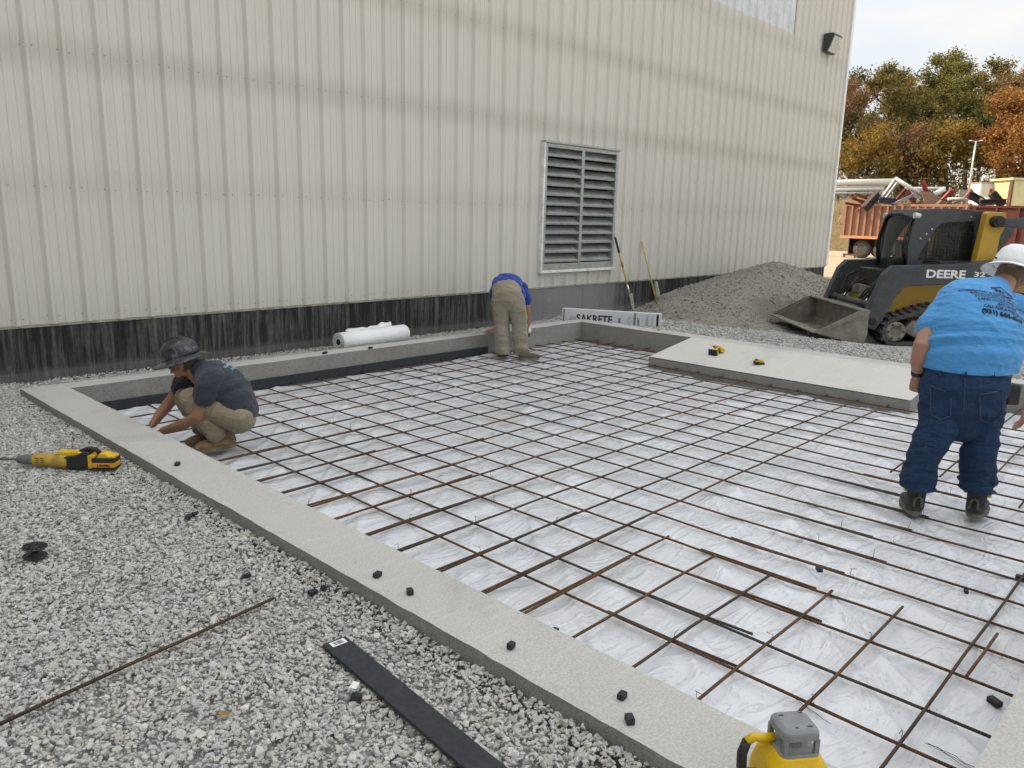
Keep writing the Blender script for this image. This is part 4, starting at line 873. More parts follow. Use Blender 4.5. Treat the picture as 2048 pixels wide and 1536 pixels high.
# ------------------------------------------------------------------ crusher-run pile against the wall
def m_pile():
    t = NT('crusher_run'); g = t.geo(); n = t.noise(g, 30, 6, .75); v = t.voro(g, 38); b = t.noise(g, 1.2, 4)
    c = t.mix(n, (.20, .18, .15), (.40, .37, .325)); c = t.mix(t.math('MULTIPLY', t.ramp(v, [(.05, 1), (.3, 0)]), .45), c, (.42, .405, .37)); c = t.mix(t.math('MULTIPLY', t.ramp(b, [(.45, 0), (.7, 1)]), .4), c, (.17, .145, .115))
    return t.done(c, .95, 0, t.bump(n, .8, .03), .15)
M_PILE = m_pile()
xs_ = np.linspace(10.2, 19.6, 170); ys2 = np.linspace(-5.2, -.012, 100); PX, PY = np.meshgrid(xs_, ys2, indexing='ij')
def pile_z(X, Y):
    d = np.sqrt(((X - 15.1) / np.where(X < 15.1, 1.65, 1.15)) ** 2 + ((Y + 1.25) / np.where(Y < -1.25, 1.0, .95)) ** 2); d2 = np.sqrt(((X - 16.8) / 1.3) ** 2 + ((Y + .7)) ** 2)
    z = np.maximum(.86 - .40 * np.sqrt(d * d + .03), .52 - .3 * np.sqrt(d2 * d2 + .05)); z += .06 * fbm(X, Y, 1.3, 31) + .025 * fbm(X, Y, 6, 32) + .012 * fbm(X, Y, 17, 33, 2)
    lx = (X - 13.56) * -.673 + (Y + 4.72) * .742; ly = (X - 13.56) * -.742 + (Y + 4.72) * -.673; k = np.clip((2.75 - lx) / .3, 0, 1) * np.clip((lx - 1.0) / .2, 0, 1) * np.clip((1.35 - np.abs(ly)) / .2, 0, 1)   # scooped clear by the bucket
    z = z * (1 - k) + np.minimum(z, GZ - .02) * k
    return np.maximum(z, ground_z(X, Y) - .04 + .02 * fbm(X, Y, 3, 34))
pl = link('gravel_pile', grid_mesh('gravel_pile', PX, PY, pile_z(PX, PY), False), M_PILE); tag(pl, 'grey-brown pile of crushed stone heaped against the metal building by the loader bucket', 'gravel pile')
PS = scatter(10.4, 18.5, -4.6, -.05, 480, lambda X, Y: pile_z(X, Y) > ground_z(X, Y) + .01, 41); szp = np.clip(np.random.default_rng(42).gamma(4, .014 / 4, len(PS)), .006, .045)
ps = link('loose_stones', stones('loose_stones', np.concatenate([PS, (pile_z(PS[:, 0], PS[:, 1]) + .004)[:, None]], 1), szp, 43, (1.0, .95, .87), lo=.2, hi=.45), M_STONE, pl); ps['kind'] = 'stuff'

# ------------------------------------------------------------------ compact track loader
LO = Vector((13.56, -4.72, -.17)); LYAW = math.atan2(.742, -.673)
ld = thing('track_loader', 'dark blue-grey and yellow compact track loader with its bucket down by the gravel pile', 'track loader', LO, (0, 0, LYAW))
def dusty(name, col, dust=(.17, .155, .13), amt=.55, rough=.42):
    t = NT(name); v = t.map(); n = t.noise(v, 3.2, 6, .7); f = t.noise(v, 26, 5, .75); c = t.mix(t.noise(v, 6, 4), tuple(k * .8 for k in col), tuple(k * 1.2 for k in col))
    s = t.n.new('ShaderNodeSeparateXYZ'); t.link(v, s.inputs[0]); k = t.math('MULTIPLY', t.ramp(t.math('ADD', n, t.math('MULTIPLY', f, .5)), [(.62, 0), (.95, 1)]), t.ramp(s.outputs['Z'], [(.2, 1), (.95, .45)]))
    c = t.mix(t.math('MULTIPLY', k, amt), c, dust); sc_r = t.noise(t.map((2, 8, 60)), 2.0, 4, .8); c = t.mix(t.math('MULTIPLY', t.ramp(sc_r, [(.70, 0), (.74, 1)]), .35), c, tuple(min(1, q * 2.2 + .05) for q in col))
    return t.done(c, t.ramp(k, [(0, rough), (1, .85)]), 0, t.bump(f, .08, .004), .45)
DK = dusty('loader_charcoal', (.030, .040, .052))
YL = dusty('loader_yellow', (.50, .29, .025), (.30, .25, .17), .6); STL = flat('worn_bucket_steel', (.21, .195, .165), .55, .35, .35, 7, .3, 50)
RUB = flat('track_rubber', (.055, .056, .058), .85, 0, .5, 12, .5, 60); DUST = flat('dusty_undercarriage', (.19, .175, .15), .85, 0, .35, 8, .3); BLK = flat('loader_black', (.012, .012, .013), .6, 0, .3); CHR = flat('cylinder_chrome', (.6, .6, .6), .2, .9, .1)
def XZ(y0, y1): return Matrix(((1, 0, 0, 0), (0, 0, 1, 0), (0, 1, 0, 0), (0, 0, 0, 1))), y0, y1
def side(name, poly, y0, y1, mat, parent=ld, bevel=.008):
    M, a, b = XZ(y0, y1); mb = MB(); mb.prism(poly, a, b, M); return mb.build(name, mat, parent, bevel=bevel)
side('hull', [(1.20, .30), (1.24, .62), (1.02, .86), (-1.15, .95), (-1.55, .85), (-1.6, .35), (-1.1, .22)], -.56, .56, YL)
for s in (-1, 1): side('side_panel', [(1.22, .42), (1.06, .85), (.40, .89), (-1.0, .92), (-1.3, .8), (-1.3, .42)], s * .565, s * .60, YL)
side('engine_cover', [(-.35, .96), (-.40, 1.42), (-1.2, 1.38), (-1.62, 1.2), (-1.62, .86), (-1.16, .955)], -.5, .5, DK)
# cab: ringed side panels round the windows, roof, back, door glass
outer = [(.84, 1.12), (.87, 1.45), (.80, 1.90), (.72, 1.97), (.3, 1.985), (-.16, 1.965), (-.22, 1.60), (-.2, 1.15), (.4, 1.12)]
inner = [(.70, 1.23), (.67, 1.34), (.50, 1.70), (.42, 1.77), (.28, 1.80), (-.06, 1.82), (-.09, 1.60), (-.1, 1.24), (.4, 1.225)]
for s in (-1, 1):
    n = len(outer); y0, y1 = s * .47, s * .52; vs = [(x, y, z) for y in (y0, y1) for x, z in outer] + [(x, y, z) for y in (y0, y1) for x, z in inner]; fs = []
    for i in range(n):
        j = (i + 1) % n; fs += [(n + i, n + j, 3 * n + j, 3 * n + i), (i, j, 2 * n + j, 2 * n + i), (i, j, n + j, n + i), (2 * n + i, 2 * n + j, 3 * n + j, 3 * n + i)]
    cs = MB().add(vs, fs).build('cab_side', DK, ld)
    t = MATS.get('tinted_glass')
    if t is None:
        q = NT('tinted_glass'); t = q.done((.045, .065, .06), .05, 0, None, .6, Alpha=.42)
    mbg = MB(); mbg.add([(x, s * .485, z) for x, z in inner], [tuple(range(n))]); mbg.build('side_window', t, cs)
    mw = MB()
    for k in range(17):
        x = -.08 + .05 * k; zt = 1.81 if x < .42 else 1.81 - (x - .42) * 2.0; zb = 1.235
        if zt > zb + .03: mw.cyl((x, s * .50, zb), (x, s * .50, zt), .0045, None, 4)
    for k in range(12):
        z = 1.255 + .05 * k; xe = .73 - max(0, z - 1.30) * .5; mw.cyl((-.1, s * .503, z), (xe, s * .503, z), .0045, None, 4)
    mw.build('window_mesh', BLK, cs)
    mb = MB(); [mb.cyl((x, s * .52, z), (x, s * .527, z), .012, None, 8) for x, z in ((.62, 1.62), (.70, 1.55), (.55, 1.69), (.0, 1.88))]; bo = mb.build('bolt_heads', flat('bolt_zinc', (.5, .5, .5), .4, .5), cs); bo['kind'] = 'stuff'
M, a, b = XZ(-.47, .47); mb = MB(); mb.prism([(.84, 1.86), (.74, 1.975), (.3, 2.0), (-.17, 1.975), (-.17, 1.93), (.69, 1.92), (.80, 1.85)], a, b, M); mb.build('cab_roof', DK, ld, bevel=.01)
mb = MB(); mb.box((-.22, -.47, 1.12), (-.17, .47, 1.93)); mb.build('cab_back', BLK, ld)
vs, fs = [], []
for i in range(11):
    for j in range(9):
        y = -.455 + .91 * i / 10; u = j / 8; x = .83 + .05 * math.sin(u * math.pi) - .05 * u + .07 * (1 - (y / .455) ** 2); vs.append((x, y, 1.06 + .82 * u))
fs = [(i * 9 + j, (i + 1) * 9 + j, (i + 1) * 9 + j + 1, i * 9 + j + 1) for i in range(10) for j in range(8)]
MB().add(vs, fs, True).build('door_glass', t, ld)
mb = MB(); mb.tube([(.86, .44, 1.10), (.91, .45, 1.45), (.82, .44, 1.84), (.87, .2, 1.90), (.87, -.2, 1.90), (.82, -.44, 1.84), (.91, -.45, 1.45), (.86, -.44, 1.10)], .022, 6); mb.build('door_frame', BLK, ld)
mb = MB(); mb.box((.0, -.26, .95), (.42, .26, 1.16), None, .04); mb.box((-.1, -.25, 1.1), (.06, .25, 1.62), None, .04); mb.build('seat', BLK, ld)
for s in (-1, 1):
    mb = MB(); mb.cyl((.74, s * .5, 1.88), (.83, s * .5, 1.88), .04, .045, 12); mb.build('work_light', flat('lamp_lens', (.6, .6, .58), .2), ld)
    side('tower_post', [(-.04, 1.22), (-.10, 1.93), (-.14, 1.96), (-.36, 1.95), (-.42, 1.80), (-.34, 1.62), (-.32, 1.22)], s * .60, s * .74, YL)
    mb = MB(); mb.cyl((-.23, s * .73, 1.82), (-.23, s * .86, 1.82), .085, .08, 20); mb.cyl((-.23, s * .86, 1.82), (-.23, s * .875, 1.82), .05, None, 16); mb.build('pivot_cap', BLK, ld)
    side('upper_link', [(-.20, 1.87), (-.20, 1.77), (-1.3, 1.66), (-1.36, 1.78), (-.6, 1.88)], s * .75, s * .82, DK)
    boom = side('boom_arm', [(1.22, 1.15), (1.34, 1.02), (1.44, .72), (1.53, .42), (1.51, .25), (1.38, .20), (1.29, .34), (1.16, .66), (1.02, .86), (.42, .905), (-.5, .95), (-1.2, 1.30), (-1.42, 1.62), (-1.42, 1.86), (-1.25, 1.90), (-1.05, 1.72), (-.60, 1.34), (-.25, 1.275), (.3, 1.20)], s * .76, s * .92, DK, bevel=.012)
    mb = MB(); mb.cyl((1.44, s * .90, .34), (1.44, s * .945, .34), .055, None, 16); mb.build('pin_boss', BLK, boom)
    if s == 1:
        me = text_mesh('lettering', 'DEERE', .20, (1.0, .80), .002, .006); me.transform(Matrix(((-1, 0, 0, .465), (0, 0, 1, .925), (0, 1, 0, 1.05), (0, 0, 0, 1)))); link('brand_lettering', me, flat('white_decal', (.75, .75, .73), .5, 0, .08), boom)
        me = text_mesh('lettering', '32', .135, (1.25, .72), .002, .003); me.transform(Matrix(((-1, 0, 0, -.02), (0, 0, 1, .925), (0, 1, 0, 1.06), (0, 0, 0, 1)))); link('model_lettering', me, MATS['white_decal'], boom)
    cy = MB(); cy.cyl((1.06, s * .42, .98), (1.30, s * .42, .66), .045, None, 14); cyo = cy.build('tilt_cylinder', BLK, ld)
    cy = MB(); cy.cyl((1.30, s * .42, .66), (1.50, s * .42, .40), .022, None, 12); cy.build('piston_rod', CHR, cyo)
    cy = MB(); cy.tube([(1.12, s * .5, 1.0), (1.28, s * .55, .92), (1.36, s * .52, .7), (1.48, s * .46, .5)], .018, 6); cy.build('hydraulic_hose', BLK, ld)
    # track
    path = []
    def arc(cx, cz, r, a0, a1, n): return [(cx + r * math.cos(q), cz + r * math.sin(q)) for q in np.linspace(a0, a1, n)]
    path += arc(1.10, .20, .20, -math.pi / 2, .42 * math.pi, 9); path += [(.69, .56), (.2, .66)]; path += arc(-.72, .56, .22, .52 * math.pi, 1.1 * math.pi, 7); path += arc(-1.12, .20, .20, 1.0 * math.pi, 1.5 * math.pi, 6)
    P_ = [Vector((x, 0, z)) for x, z in path]; k = len(P_); vs, fs = [], []
    y0, y1 = s * .60, s * .98
    for i in range(k):
        tn = (P_[(i + 1) % k] - P_[i - 1]).normalized(); nr = Vector((tn.z, 0, -tn.x))
        for off, y in ((0, y0), (0, y1), (-.045, y1), (-.045, y0)): p = P_[i] + nr * off; vs.append((p.x, y, p.z))
    for i in range(k):
        j = (i + 1) % k
        for c in range(4): d = (c + 1) % 4; fs.append((i * 4 + c, i * 4 + d, j * 4 + d, j * 4 + c))
    tr = MB().add(vs, fs).build('track', RUB, ld)
    L = [0]
    for i in range(k): L.append(L[-1] + (P_[(i + 1) % k] - P_[i]).length)
    lg = MB(); nl = 54
    for q in range(nl):
        d = L[-1] * q / nl; i = max(0, next(ii for ii in range(k) if L[ii + 1] >= d)); a_ = P_[i]; b_ = P_[(i + 1) % k]; tn = (b_ - a_).normalized(); nr = Vector((tn.z, 0, -tn.x)); c = a_ + tn * (d - L[i])
        Mx = Matrix((tn, Vector((0, 1, 0)), nr)).transposed().to_4x4(); Mx.translation = c
        for ya, yb in ((.615, .785), (.80, .975)):
            o = .018 if ya < .7 else -.018; ya, yb = (s * ya, s * yb) if s > 0 else (s * yb, s * ya); lg.box((o - .022, ya, -.004), (o + .022, yb, .026), Mx)
    t_l = lg.build('tread_lugs', RUB, tr); t_l['kind'] = 'stuff'
    side('track_frame', [(1.0, .22), (.85, .36), (.3, .42), (-.5, .44), (-.95, .30), (-.9, .12), (.8, .12)], s * .66, s * .93, DUST, bevel=.02)
    for (x, z, r) in ((1.10, .20, .15), (-1.12, .20, .15), (-.72, .56, .17)):
        mb = MB(); mb.lathe([(.02, .0), (r * .55, .0), (r * .6, -.03), (r * .95, -.03), (r, .0), (r, .05), (.02, .055)][::-1], Matrix.Translation((x, s * .95, z)) @ Matrix.Rotation(math.pi / 2 * s, 4, 'X'), 24); w_ = mb.build('idler_wheel', DUST, ld)
        mb = MB(); [mb.cyl((x + r * .75 * math.cos(q), s * .93, z + r * .75 * math.sin(q)), (x + r * .75 * math.cos(q), s * .985, z + r * .75 * math.sin(q)), .018, None, 8) for q in np.arange(0, 6.2, 1.047)]; h_ = mb.build('wheel_holes', BLK, w_); h_['kind'] = 'stuff'
    for x in (.62, .22, -.18, -.58): mb = MB(); mb.cyl((x, s * .70, .115), (x, s * .95, .115), .10, None, 18); mb.build('roller', DUST, ld)
mb = MB(); mb.cyl((1.40, -.80, .55), (1.40, .80, .55), .06, None, 14); mb.build('cross_tube', DK, ld)
for pts, nm in (([(.80, .46, 1.10), (1.0, .5, 1.02), (1.2, .45, .95), (1.38, .3, .6)], 'hydraulic_hose'), ([(.82, .1, 1.05), (1.05, .15, .95), (1.3, .25, .75), (1.42, .28, .58)], 'hydraulic_hose'), ([(.82, -.2, 1.05), (1.1, -.15, .92), (1.32, -.2, .8), (1.44, -.22, .58)], 'hydraulic_hose'), ([(.88, .47, 1.3), (.92, .50, 1.34), (.92, .50, 1.52), (.88, .47, 1.56)], 'grab_handle'), ([(.6, .53, 1.2), (.62, .56, 1.22), (.40, .56, 1.22), (.38, .53, 1.2)], 'grab_handle')):
    mb = MB(); mb.tube(pts, .014, 7); mb.build(nm, BLK, ld)
mb = MB(); mb.box((.85, -.42, .80), (1.16, .42, 1.06), None, .02); mb.build('foot_box', BLK, ld)
for yy in (-.3, 0, .3): mb = MB(); mb.box((1.20, yy - .12, .66), (1.26, yy + .12, .80), None, .01); mb.build('step_plate', DUST, ld)
mb = MB(); mb.box((1.46, -.55, .08), (1.54, .55, .52), None, .01); mb.build('quick_attach_plate', DK, ld)
# bucket
def plate(name, poly, th, y0, y1, mat, parent): 
    mb = MB(); n = len(poly); vs = []; 
    for y in (y0, y1):
        vs += [(x, y, z) for x, z in poly]
        for i, (x, z) in enumerate(poly):
            a_ = Vector(poly[max(0, i - 1)]); b_ = Vector(poly[min(n - 1, i + 1)]); t_ = (b_ - a_).normalized(); vs.append((x - t_.y * th, y, z + t_.x * th))
    fs = []
    for i in range(n - 1): fs += [(i, i + 1, 2 * n + i + 1, 2 * n + i), (n + i, n + i + 1, 3 * n + i + 1, 3 * n + i), (i, i + 1, n + i + 1, n + i), (2 * n + i, 2 * n + i + 1, 3 * n + i + 1, 3 * n + i)]
    fs += [(0, n, 3 * n, 2 * n), (n - 1, 2 * n - 1, 4 * n - 1, 3 * n - 1)]; return mb.add(vs, fs, False).build(name, mat, parent)
bk = plate('bucket', [(2.22, .145), (1.72, .035), (1.60, .06), (1.56, .16), (1.575, .50)], .012, -1.05, 1.05, STL, ld)
side('cutting_edge', [(2.18, .150), (2.36, .165), (2.36, .185), (2.18, .168)], -1.07, 1.07, STL, bk, .003)
mb = MB(); [mb.cyl((2.27, -.96 + .24 * i, .172), (2.27, -.96 + .24 * i, .1805), .02, None, 10) for i in range(9)]; bh = mb.build('bolt_holes', BLK, bk); bh['kind'] = 'stuff'
side('top_rail', [(1.54, .46), (1.54, .515), (1.66, .525), (1.68, .50), (1.58, .46)], -1.05, 1.05, STL, bk, .006)
for s in (-1, 1):
    side('side_plate', [(2.24, .15), (1.72, .03), (1.58, .03), (1.545, .16), (1.56, .515), (1.68, .50)], s * 1.052, s * 1.066, STL, bk, .003)
    side('edge_strip', [(2.33, .17), (2.24, .145), (1.66, .44), (1.62, .515), (1.72, .50)], s * 1.067, s * 1.085, STL, bk, .003)

# ------------------------------------------------------------------ dump trailer with scrap, seen across the yard
TZ = -.215
A_ = P3(1688, 440, 41.0); B_ = P3(1931, 440, 36.5); tx = Vector((B_.x - A_.x, B_.y - A_.y, 0)); TL = tx.length; tx.normalize(); ty = Vector((-tx.y, tx.x, 0))
if ty.dot(Vector((A_.x, A_.y, 0))) < 0: ty = -ty
tyaw = math.atan2(tx.y, tx.x); flip = 1 if Vector((-math.sin(tyaw), math.cos(tyaw), 0)).dot(ty) > 0 else -1
tr_ = thing('dump_trailer', 'orange-red ribbed dump trailer loaded with scrap behind the track loader', 'trailer', (A_.x, A_.y, TZ), (0, 0, tyaw))
def m_rust(name, a, b):
    t = NT(name); g = t.map(); n = t.noise(g, 2.2, 6, .7); c = t.mix(n, a, b); c = t.mix(t.math('MULTIPLY', t.ramp(t.noise(g, 9, 5, .75), [(.55, 0), (.7, 1)]), .6), c, (.09, .045, .03)); return t.done(c, .7, 0, t.bump(n, .2, .02), .3)
ORG = m_rust('faded_orange_red', (.30, .145, .10), (.40, .215, .155)); DRED = m_rust('dark_red_paint', (.085, .022, .018), (.13, .035, .028))
BZ0, BZ1, BW = 1.15, 2.66, 2.4
def tb(name, lo, hi, mat, parent=None):
    lo = (lo[0], lo[1] * flip, lo[2]); hi = (hi[0], hi[1] * flip, hi[2]); l2 = tuple(min(a, b) for a, b in zip(lo, hi)); h2 = tuple(max(a, b) for a, b in zip(lo, hi)); mb = MB(); mb.box(l2, h2); return mb.build(name, mat, parent or tr_)
tb('bed_side', (0, 0, BZ0), (TL, .05, BZ1), ORG); tb('bed_side', (0, BW - .05, BZ0), (TL, BW, BZ1), ORG); tb('tailgate', (-.06, 0, BZ0), (-.003, BW, BZ1 - .1), ORG); tb('headboard', (TL + .003, 0, BZ0), (TL + .06, BW, BZ1 + .1), ORG); tb('bed_floor', (0, .051, BZ0), (TL, BW - .051, BZ0 + .06), ORG)
tb('top_rail', (-.08, -.09, BZ1 + .002), (TL + .08, .08, BZ1 + .12), ORG); tb('bottom_rail', (-.08, -.11, BZ0 - .14), (TL + .08, .049, BZ0 - .002), flat('faded_orange_rail', (.6, .27, .13), .7))
for i in range(17): tb('rib', (TL * i / 16.2 + .02, -.10, BZ0 + .002), (TL * i / 16.2 + .12, -.002, BZ1 - .002), ORG)
tb('chassis', (.25, .45, .55), (TL + 1.5, BW - .45, .98), BLK); tb('mud_flap', (.35, .1, .15), (.40, .75, 1.0), BLK)
TYR = flat('dusty_tyre', (.06, .058, .055), .9, 0, .4); RIM = flat('cream_rim', (.50, .42, .31), .6, 0, .3)
for x in (1.05, 2.15, 3.1):
    for y in (.12, BW - .42):
        Mw = Matrix.Translation((x, (y + .3) * flip, .47)) @ Matrix.Rotation(math.pi / 2 * flip, 4, 'X')
        mb = MB(); mb.lathe([(.26, .0), (.38, -.01), (.44, .02), (.47, .07), (.47, .25), (.44, .30), (.26, .31)], Mw, 28); wh = mb.build('wheel', TYR, tr_)
        mb = MB(); mb.lathe([(.02, .20), (.10, .20), (.12, .24), (.22, .24), (.255, .305), (.275, .312), (.275, .29)], Mw, 24); mb.build('rim', RIM, wh)
tb('mud_guard', (2.75, .0, .3), (2.8, .7, 1.02), flat('grey_guard', (.25, .23, .2), .7)); tb('rear_bumper', (.1, .1, .10), (.9, .2, .2), flat('rust_brown', (.12, .07, .05), .8)); tb('bumper_post', (.12, .11, -.2), (.2, .19, .099), MATS['rust_brown']); tb('bumper_post', (.7, .11, -.2), (.78, .19, .099), MATS['rust_brown'])
sc2 = thing('scrap_container', 'dark red steel container beyond the loader, right of the orange trailer', 'container', (*P3(1936, 440, 36.0).xy, TZ), (0, 0, tyaw))
def cb_(name, lo, hi, mat): lo = (lo[0], lo[1] * flip, lo[2]); hi = (hi[0], hi[1] * flip, hi[2]); mb = MB(); mb.box(tuple(min(a, b) for a, b in zip(lo, hi)), tuple(max(a, b) for a, b in zip(lo, hi))); return mb.build(name, mat, sc2)
cb_('side_wall', (0, 0, .3), (7, .06, 2.62), DRED); cb_('side_wall', (0, 2.3, .3), (7, 2.36, 2.62), DRED); cb_('end_wall', (0, .061, .3), (.06, 2.299, 2.62), DRED); cb_('end_wall', (6.94, .061, .3), (7, 2.299, 2.62), DRED); cb_('floor', (.061, .061, .3), (6.939, 2.299, .36), DRED); cb_('top_rail', (-.04, -.07, 2.622), (7.04, .06, 2.72), DRED)
for i in range(8): cb_('rib', (.2 + .9 * i, -.08, .3), (.3 + .9 * i, -.002, 2.615), DRED)
cb_('skid', (0, .3, -.02), (7, .5, .298), BLK); cb_('skid', (0, 1.8, -.02), (7, 2.0, .298), BLK)

# scrap, piece by piece
RED = flat('red_oxide_beam', (.24, .04, .03), .6, 0, .25); WHT = flat('white_scrap_pipe', (.66, .67, .66), .5, 0, .15); GRY = flat('grey_scrap_steel', (.33, .34, .34), .5, .2); BRN = flat('brown_plate', (.20, .10, .05), .7, 0, .25); DBR = flat('dark_scrap', (.045, .035, .03), .8); NVY = flat('navy_scrap', (.02, .028, .07), .6)
def scrap_beam(pa, pb, d, w, mat, label, cat='beam', d2=None, pipe=False):
    a = P3(*pa, d); b = P3(*pb, d2 or d); t_ = (b - a); Lb = t_.length; mb = MB()
    if pipe: mb.cyl((0, 0, 0), (Lb, 0, 0), w, None, 12)
    else:
        mb.box((0, -w, -w), (Lb, w, -w * .7)); mb.box((0, -w, w * .7), (Lb, w, w)); mb.box((.002, -w * .18, -w * .699), (Lb - .002, w * .18, w * .699))
    o = mb.build('scrap_pipe' if pipe else 'scrap_beam', mat); o.location = a; o.rotation_euler = t_.to_track_quat('X', 'Z').to_euler(); return tag(o, label, cat, 'scrap metal on the trailer')
scrap_beam((1845, 361), (1862, 412), 38.5, .11, RED, 'thick red beam standing up out of the scrap above the loader cab')
scrap_beam((1814, 382), (1834, 416), 38.5, .11, RED, 'thick red beam leaning in the scrap left of the brown plate')
for i, (a, b) in enumerate((((1710, 388), (1752, 404)), ((1704, 397), (1748, 409)), ((1716, 401), (1742, 414)), ((1690, 406), (1735, 414)), ((1736, 396), (1762, 410)))): scrap_beam(a, b, 39.5 + .2 * i, .06, RED, f'{ORD[i]} of the thin red beams fanned out at the trailer tail, from the top')
scrap_beam((1757, 387), (1728, 418), 38.8, .17, DBR, 'black charred beam lying across the thin red beams')
scrap_beam((1791, 359), (1763, 397), 38.6, .07, GRY, 'grey leg of the bent frame on the scrap, left one'); scrap_beam((1797, 362), (1772, 396), 38.9, .06, GRY, 'grey leg of the bent frame on the scrap, right one')
scrap_beam((1790, 357), (1846, 391), 38.6, .10, WHT, 'long white pipe sloping down from the bent frame', 'pipe', None, True)
scrap_beam((1758, 400), (1790, 404), 38.4, .15, NVY, 'navy blue steel lump between the charred beam and the white pipe')
scrap_beam((1790, 402), (1812, 378), 38.8, .07, RED, 'thin red beam rising beside the navy lump'); scrap_beam((1783, 410), (1830, 388), 38.4, .06, GRY, 'grey angle iron lying low in the scrap')
scrap_beam((1866, 391), (1888, 378), 38.5, .13, WHT, 'short fat white pipe beside the brown plate', 'pipe', None, True)
scrap_beam((1884, 400), (1904, 379), 37.5, .07, RED, 'red beam leaning right of the short white pipe'); scrap_beam((1890, 402), (1907, 381), 37.8, .07, RED, 'second red beam leaning right of the short white pipe'); scrap_beam((1928, 398), (1944, 379), 37.3, .07, RED, 'red beam at the headboard end of the orange trailer')
scrap_beam((1896, 398), (1945, 398), 37.3, .07, WHT, 'slim white pipe lying level near the headboard', 'pipe', None, True); scrap_beam((1958, 401), (1994, 401), 36.8, .14, WHT, 'white pipe lying level above the dark red container', 'pipe', None, True)
scrap_beam((1938, 388), (1972, 408), 36.8, .15, DBR, 'dark beam sloping down over the dark red container'); scrap_beam((1984, 386), (2006, 412), 36.5, .16, DBR, 'black beam jutting up in front of the white cabinet'); scrap_beam((1960, 405), (2012, 403), 36.3, .13, DBR, 'dark beam lying level over the dark red container')
def scrap_plate(pts, mat, label, th=.03):
    P_ = [P3(*p) for p in pts]; nrm = (P_[1] - P_[0]).cross(P_[2] - P_[0]).normalized(); n = len(P_); mb = MB(); mb.add([p + nrm * th for p in P_] + [p - nrm * th for p in P_], [tuple(range(n)), tuple(reversed(range(n, 2 * n)))] + [(i, (i + 1) % n, n + (i + 1) % n, n + i) for i in range(n)]); o = mb.build('scrap_plate', mat); return tag(o, label, 'plate', 'scrap metal on the trailer')
scrap_plate([(1840, 382, 38.2), (1866, 386, 38.4), (1902, 414, 38.6), (1856, 415, 38.0)], BRN, 'bent brown steel plate sticking out of the scrap'); scrap_plate([(1817, 376, 39.4), (1846, 380, 39.5), (1842, 398, 39.6), (1824, 394, 39.3)], GRY, 'flat grey plate behind the white sloping pipe'); scrap_plate([(1919, 379, 38.5), (1945, 381, 38.7), (1941, 400, 38.7), (1916, 398, 38.4)], flat('olive_plate', (.22, .22, .17), .7), 'dull olive plate propped at the headboard end')
# mixed scrap filling the bed
mb = MB(); rs = random.Random(11)
for i in range(240):
    u = rs.random(); v = rs.random(); c = Vector((A_.x, A_.y, TZ)) + tx * (TL * u) + ty * (.2 + 2.0 * v) + Vector((0, 0, 2.35 + .55 * rs.random() * (1 - abs(u - .5))))
    d = Vector((rs.gauss(0, 1), rs.gauss(0, 1), rs.gauss(0, .35))).normalized(); l = rs.uniform(.3, 1.1); Mx = d.to_track_quat('X', 'Z').to_matrix().to_4x4(); Mx.translation = c; w = rs.uniform(.02, .09); mb.box((-l / 2, -w, -w * .5), (l / 2, w, w * .5), Mx)
o = mb.build('scrap_heap', m_rust('mixed_scrap', (.07, .05, .04), (.24, .19, .15))); tag(o, 'tangled heap of mixed scrap filling the orange trailer', 'scrap heap'); o['kind'] = 'stuff'
# pipes racked on the bank behind
for i, (a, b, d, w, m, lab) in enumerate((((1620, 368), (1792, 364), 58, .26, flat('cream_pipe', (.68, .66, .57), .5, 0, .1), 'thick cream pipe lying level on the bank behind the trailer'), ((1630, 376), (1770, 374), 57, .07, GRY, 'upper thin grey pipe under the thick cream pipe'), ((1630, 381), (1766, 378), 57, .13, flat('pale_pipe', (.55, .56, .54), .5), 'pale grey pipe below the thin grey pipe'), ((1630, 388), (1760, 386), 56.5, .09, GRY, 'lowest grey pipe on the bank behind the trailer'), ((1810, 377), (1890, 376), 56, .09, WHT, 'white pipe on the bank behind the brown plate'))):
    p, q = P3(*a, d), P3(*b, d); mb = MB(); mb.cyl((0, 0, 0), ((q - p).length, 0, 0), w, None, 14); o = mb.build('pipe', m); o.location = p; o.rotation_euler = (q - p).to_track_quat('X', 'Z').to_euler(); tag(o, lab, 'pipe', 'pipes racked on the bank')
for px in (1766, 1690):
    p = P3(px, 372, 57.5); mb = MB(); mb.box((-.12, -.12, -2.2), (.12, .12, .0)); o = mb.build('rack_post', GRY, None, p); tag(o, 'grey rack post holding pipes ' + ('beside the bent frame' if px > 1700 else 'near the building corner'), 'post', 'pipe rack posts')

# ------------------------------------------------------------------ bank, cabinet, yellow box body, light pole
def m_bank():
    t = NT('dry_grass_bank'); g = t.geo(); n = t.noise(g, 2.2, 6, .75); m2 = t.noise(t.geo((5, 5, 2)), 1.5, 6, .8); c = t.mix(n, (.16, .11, .065), (.36, .27, .16)); c = t.mix(t.math('MULTIPLY', t.ramp(m2, [(.5, 0), (.65, 1)]), .5), c, (.10, .085, .04)); return t.done(c, 1, 0, t.bump(m2, 1, .15), .1)
u_ = np.linspace(-34, 34, 150); v_ = np.linspace(0, 26, 44); UU, VV = np.meshgrid(u_, v_, indexing='ij'); c0 = P3(1860, 500, 47); fx = Vector((CF.x * .93 + CR.x * .35, CF.y * .93 + CR.y * .35, 0)).normalized(); rx = Vector((fx.y, -fx.x, 0))
BX = c0.x + rx.x * UU + fx.x * VV; BY = c0.y + rx.y * UU + fx.y * VV; hh = np.clip(VV / 8, 0, 1); BZ = TZ - .25 + 3.5 * hh * hh * (3 - 2 * hh) + .5 * fbm(BX, BY, .22, 61) * hh + .18 * fbm(BX, BY, 1.2, 62) * hh
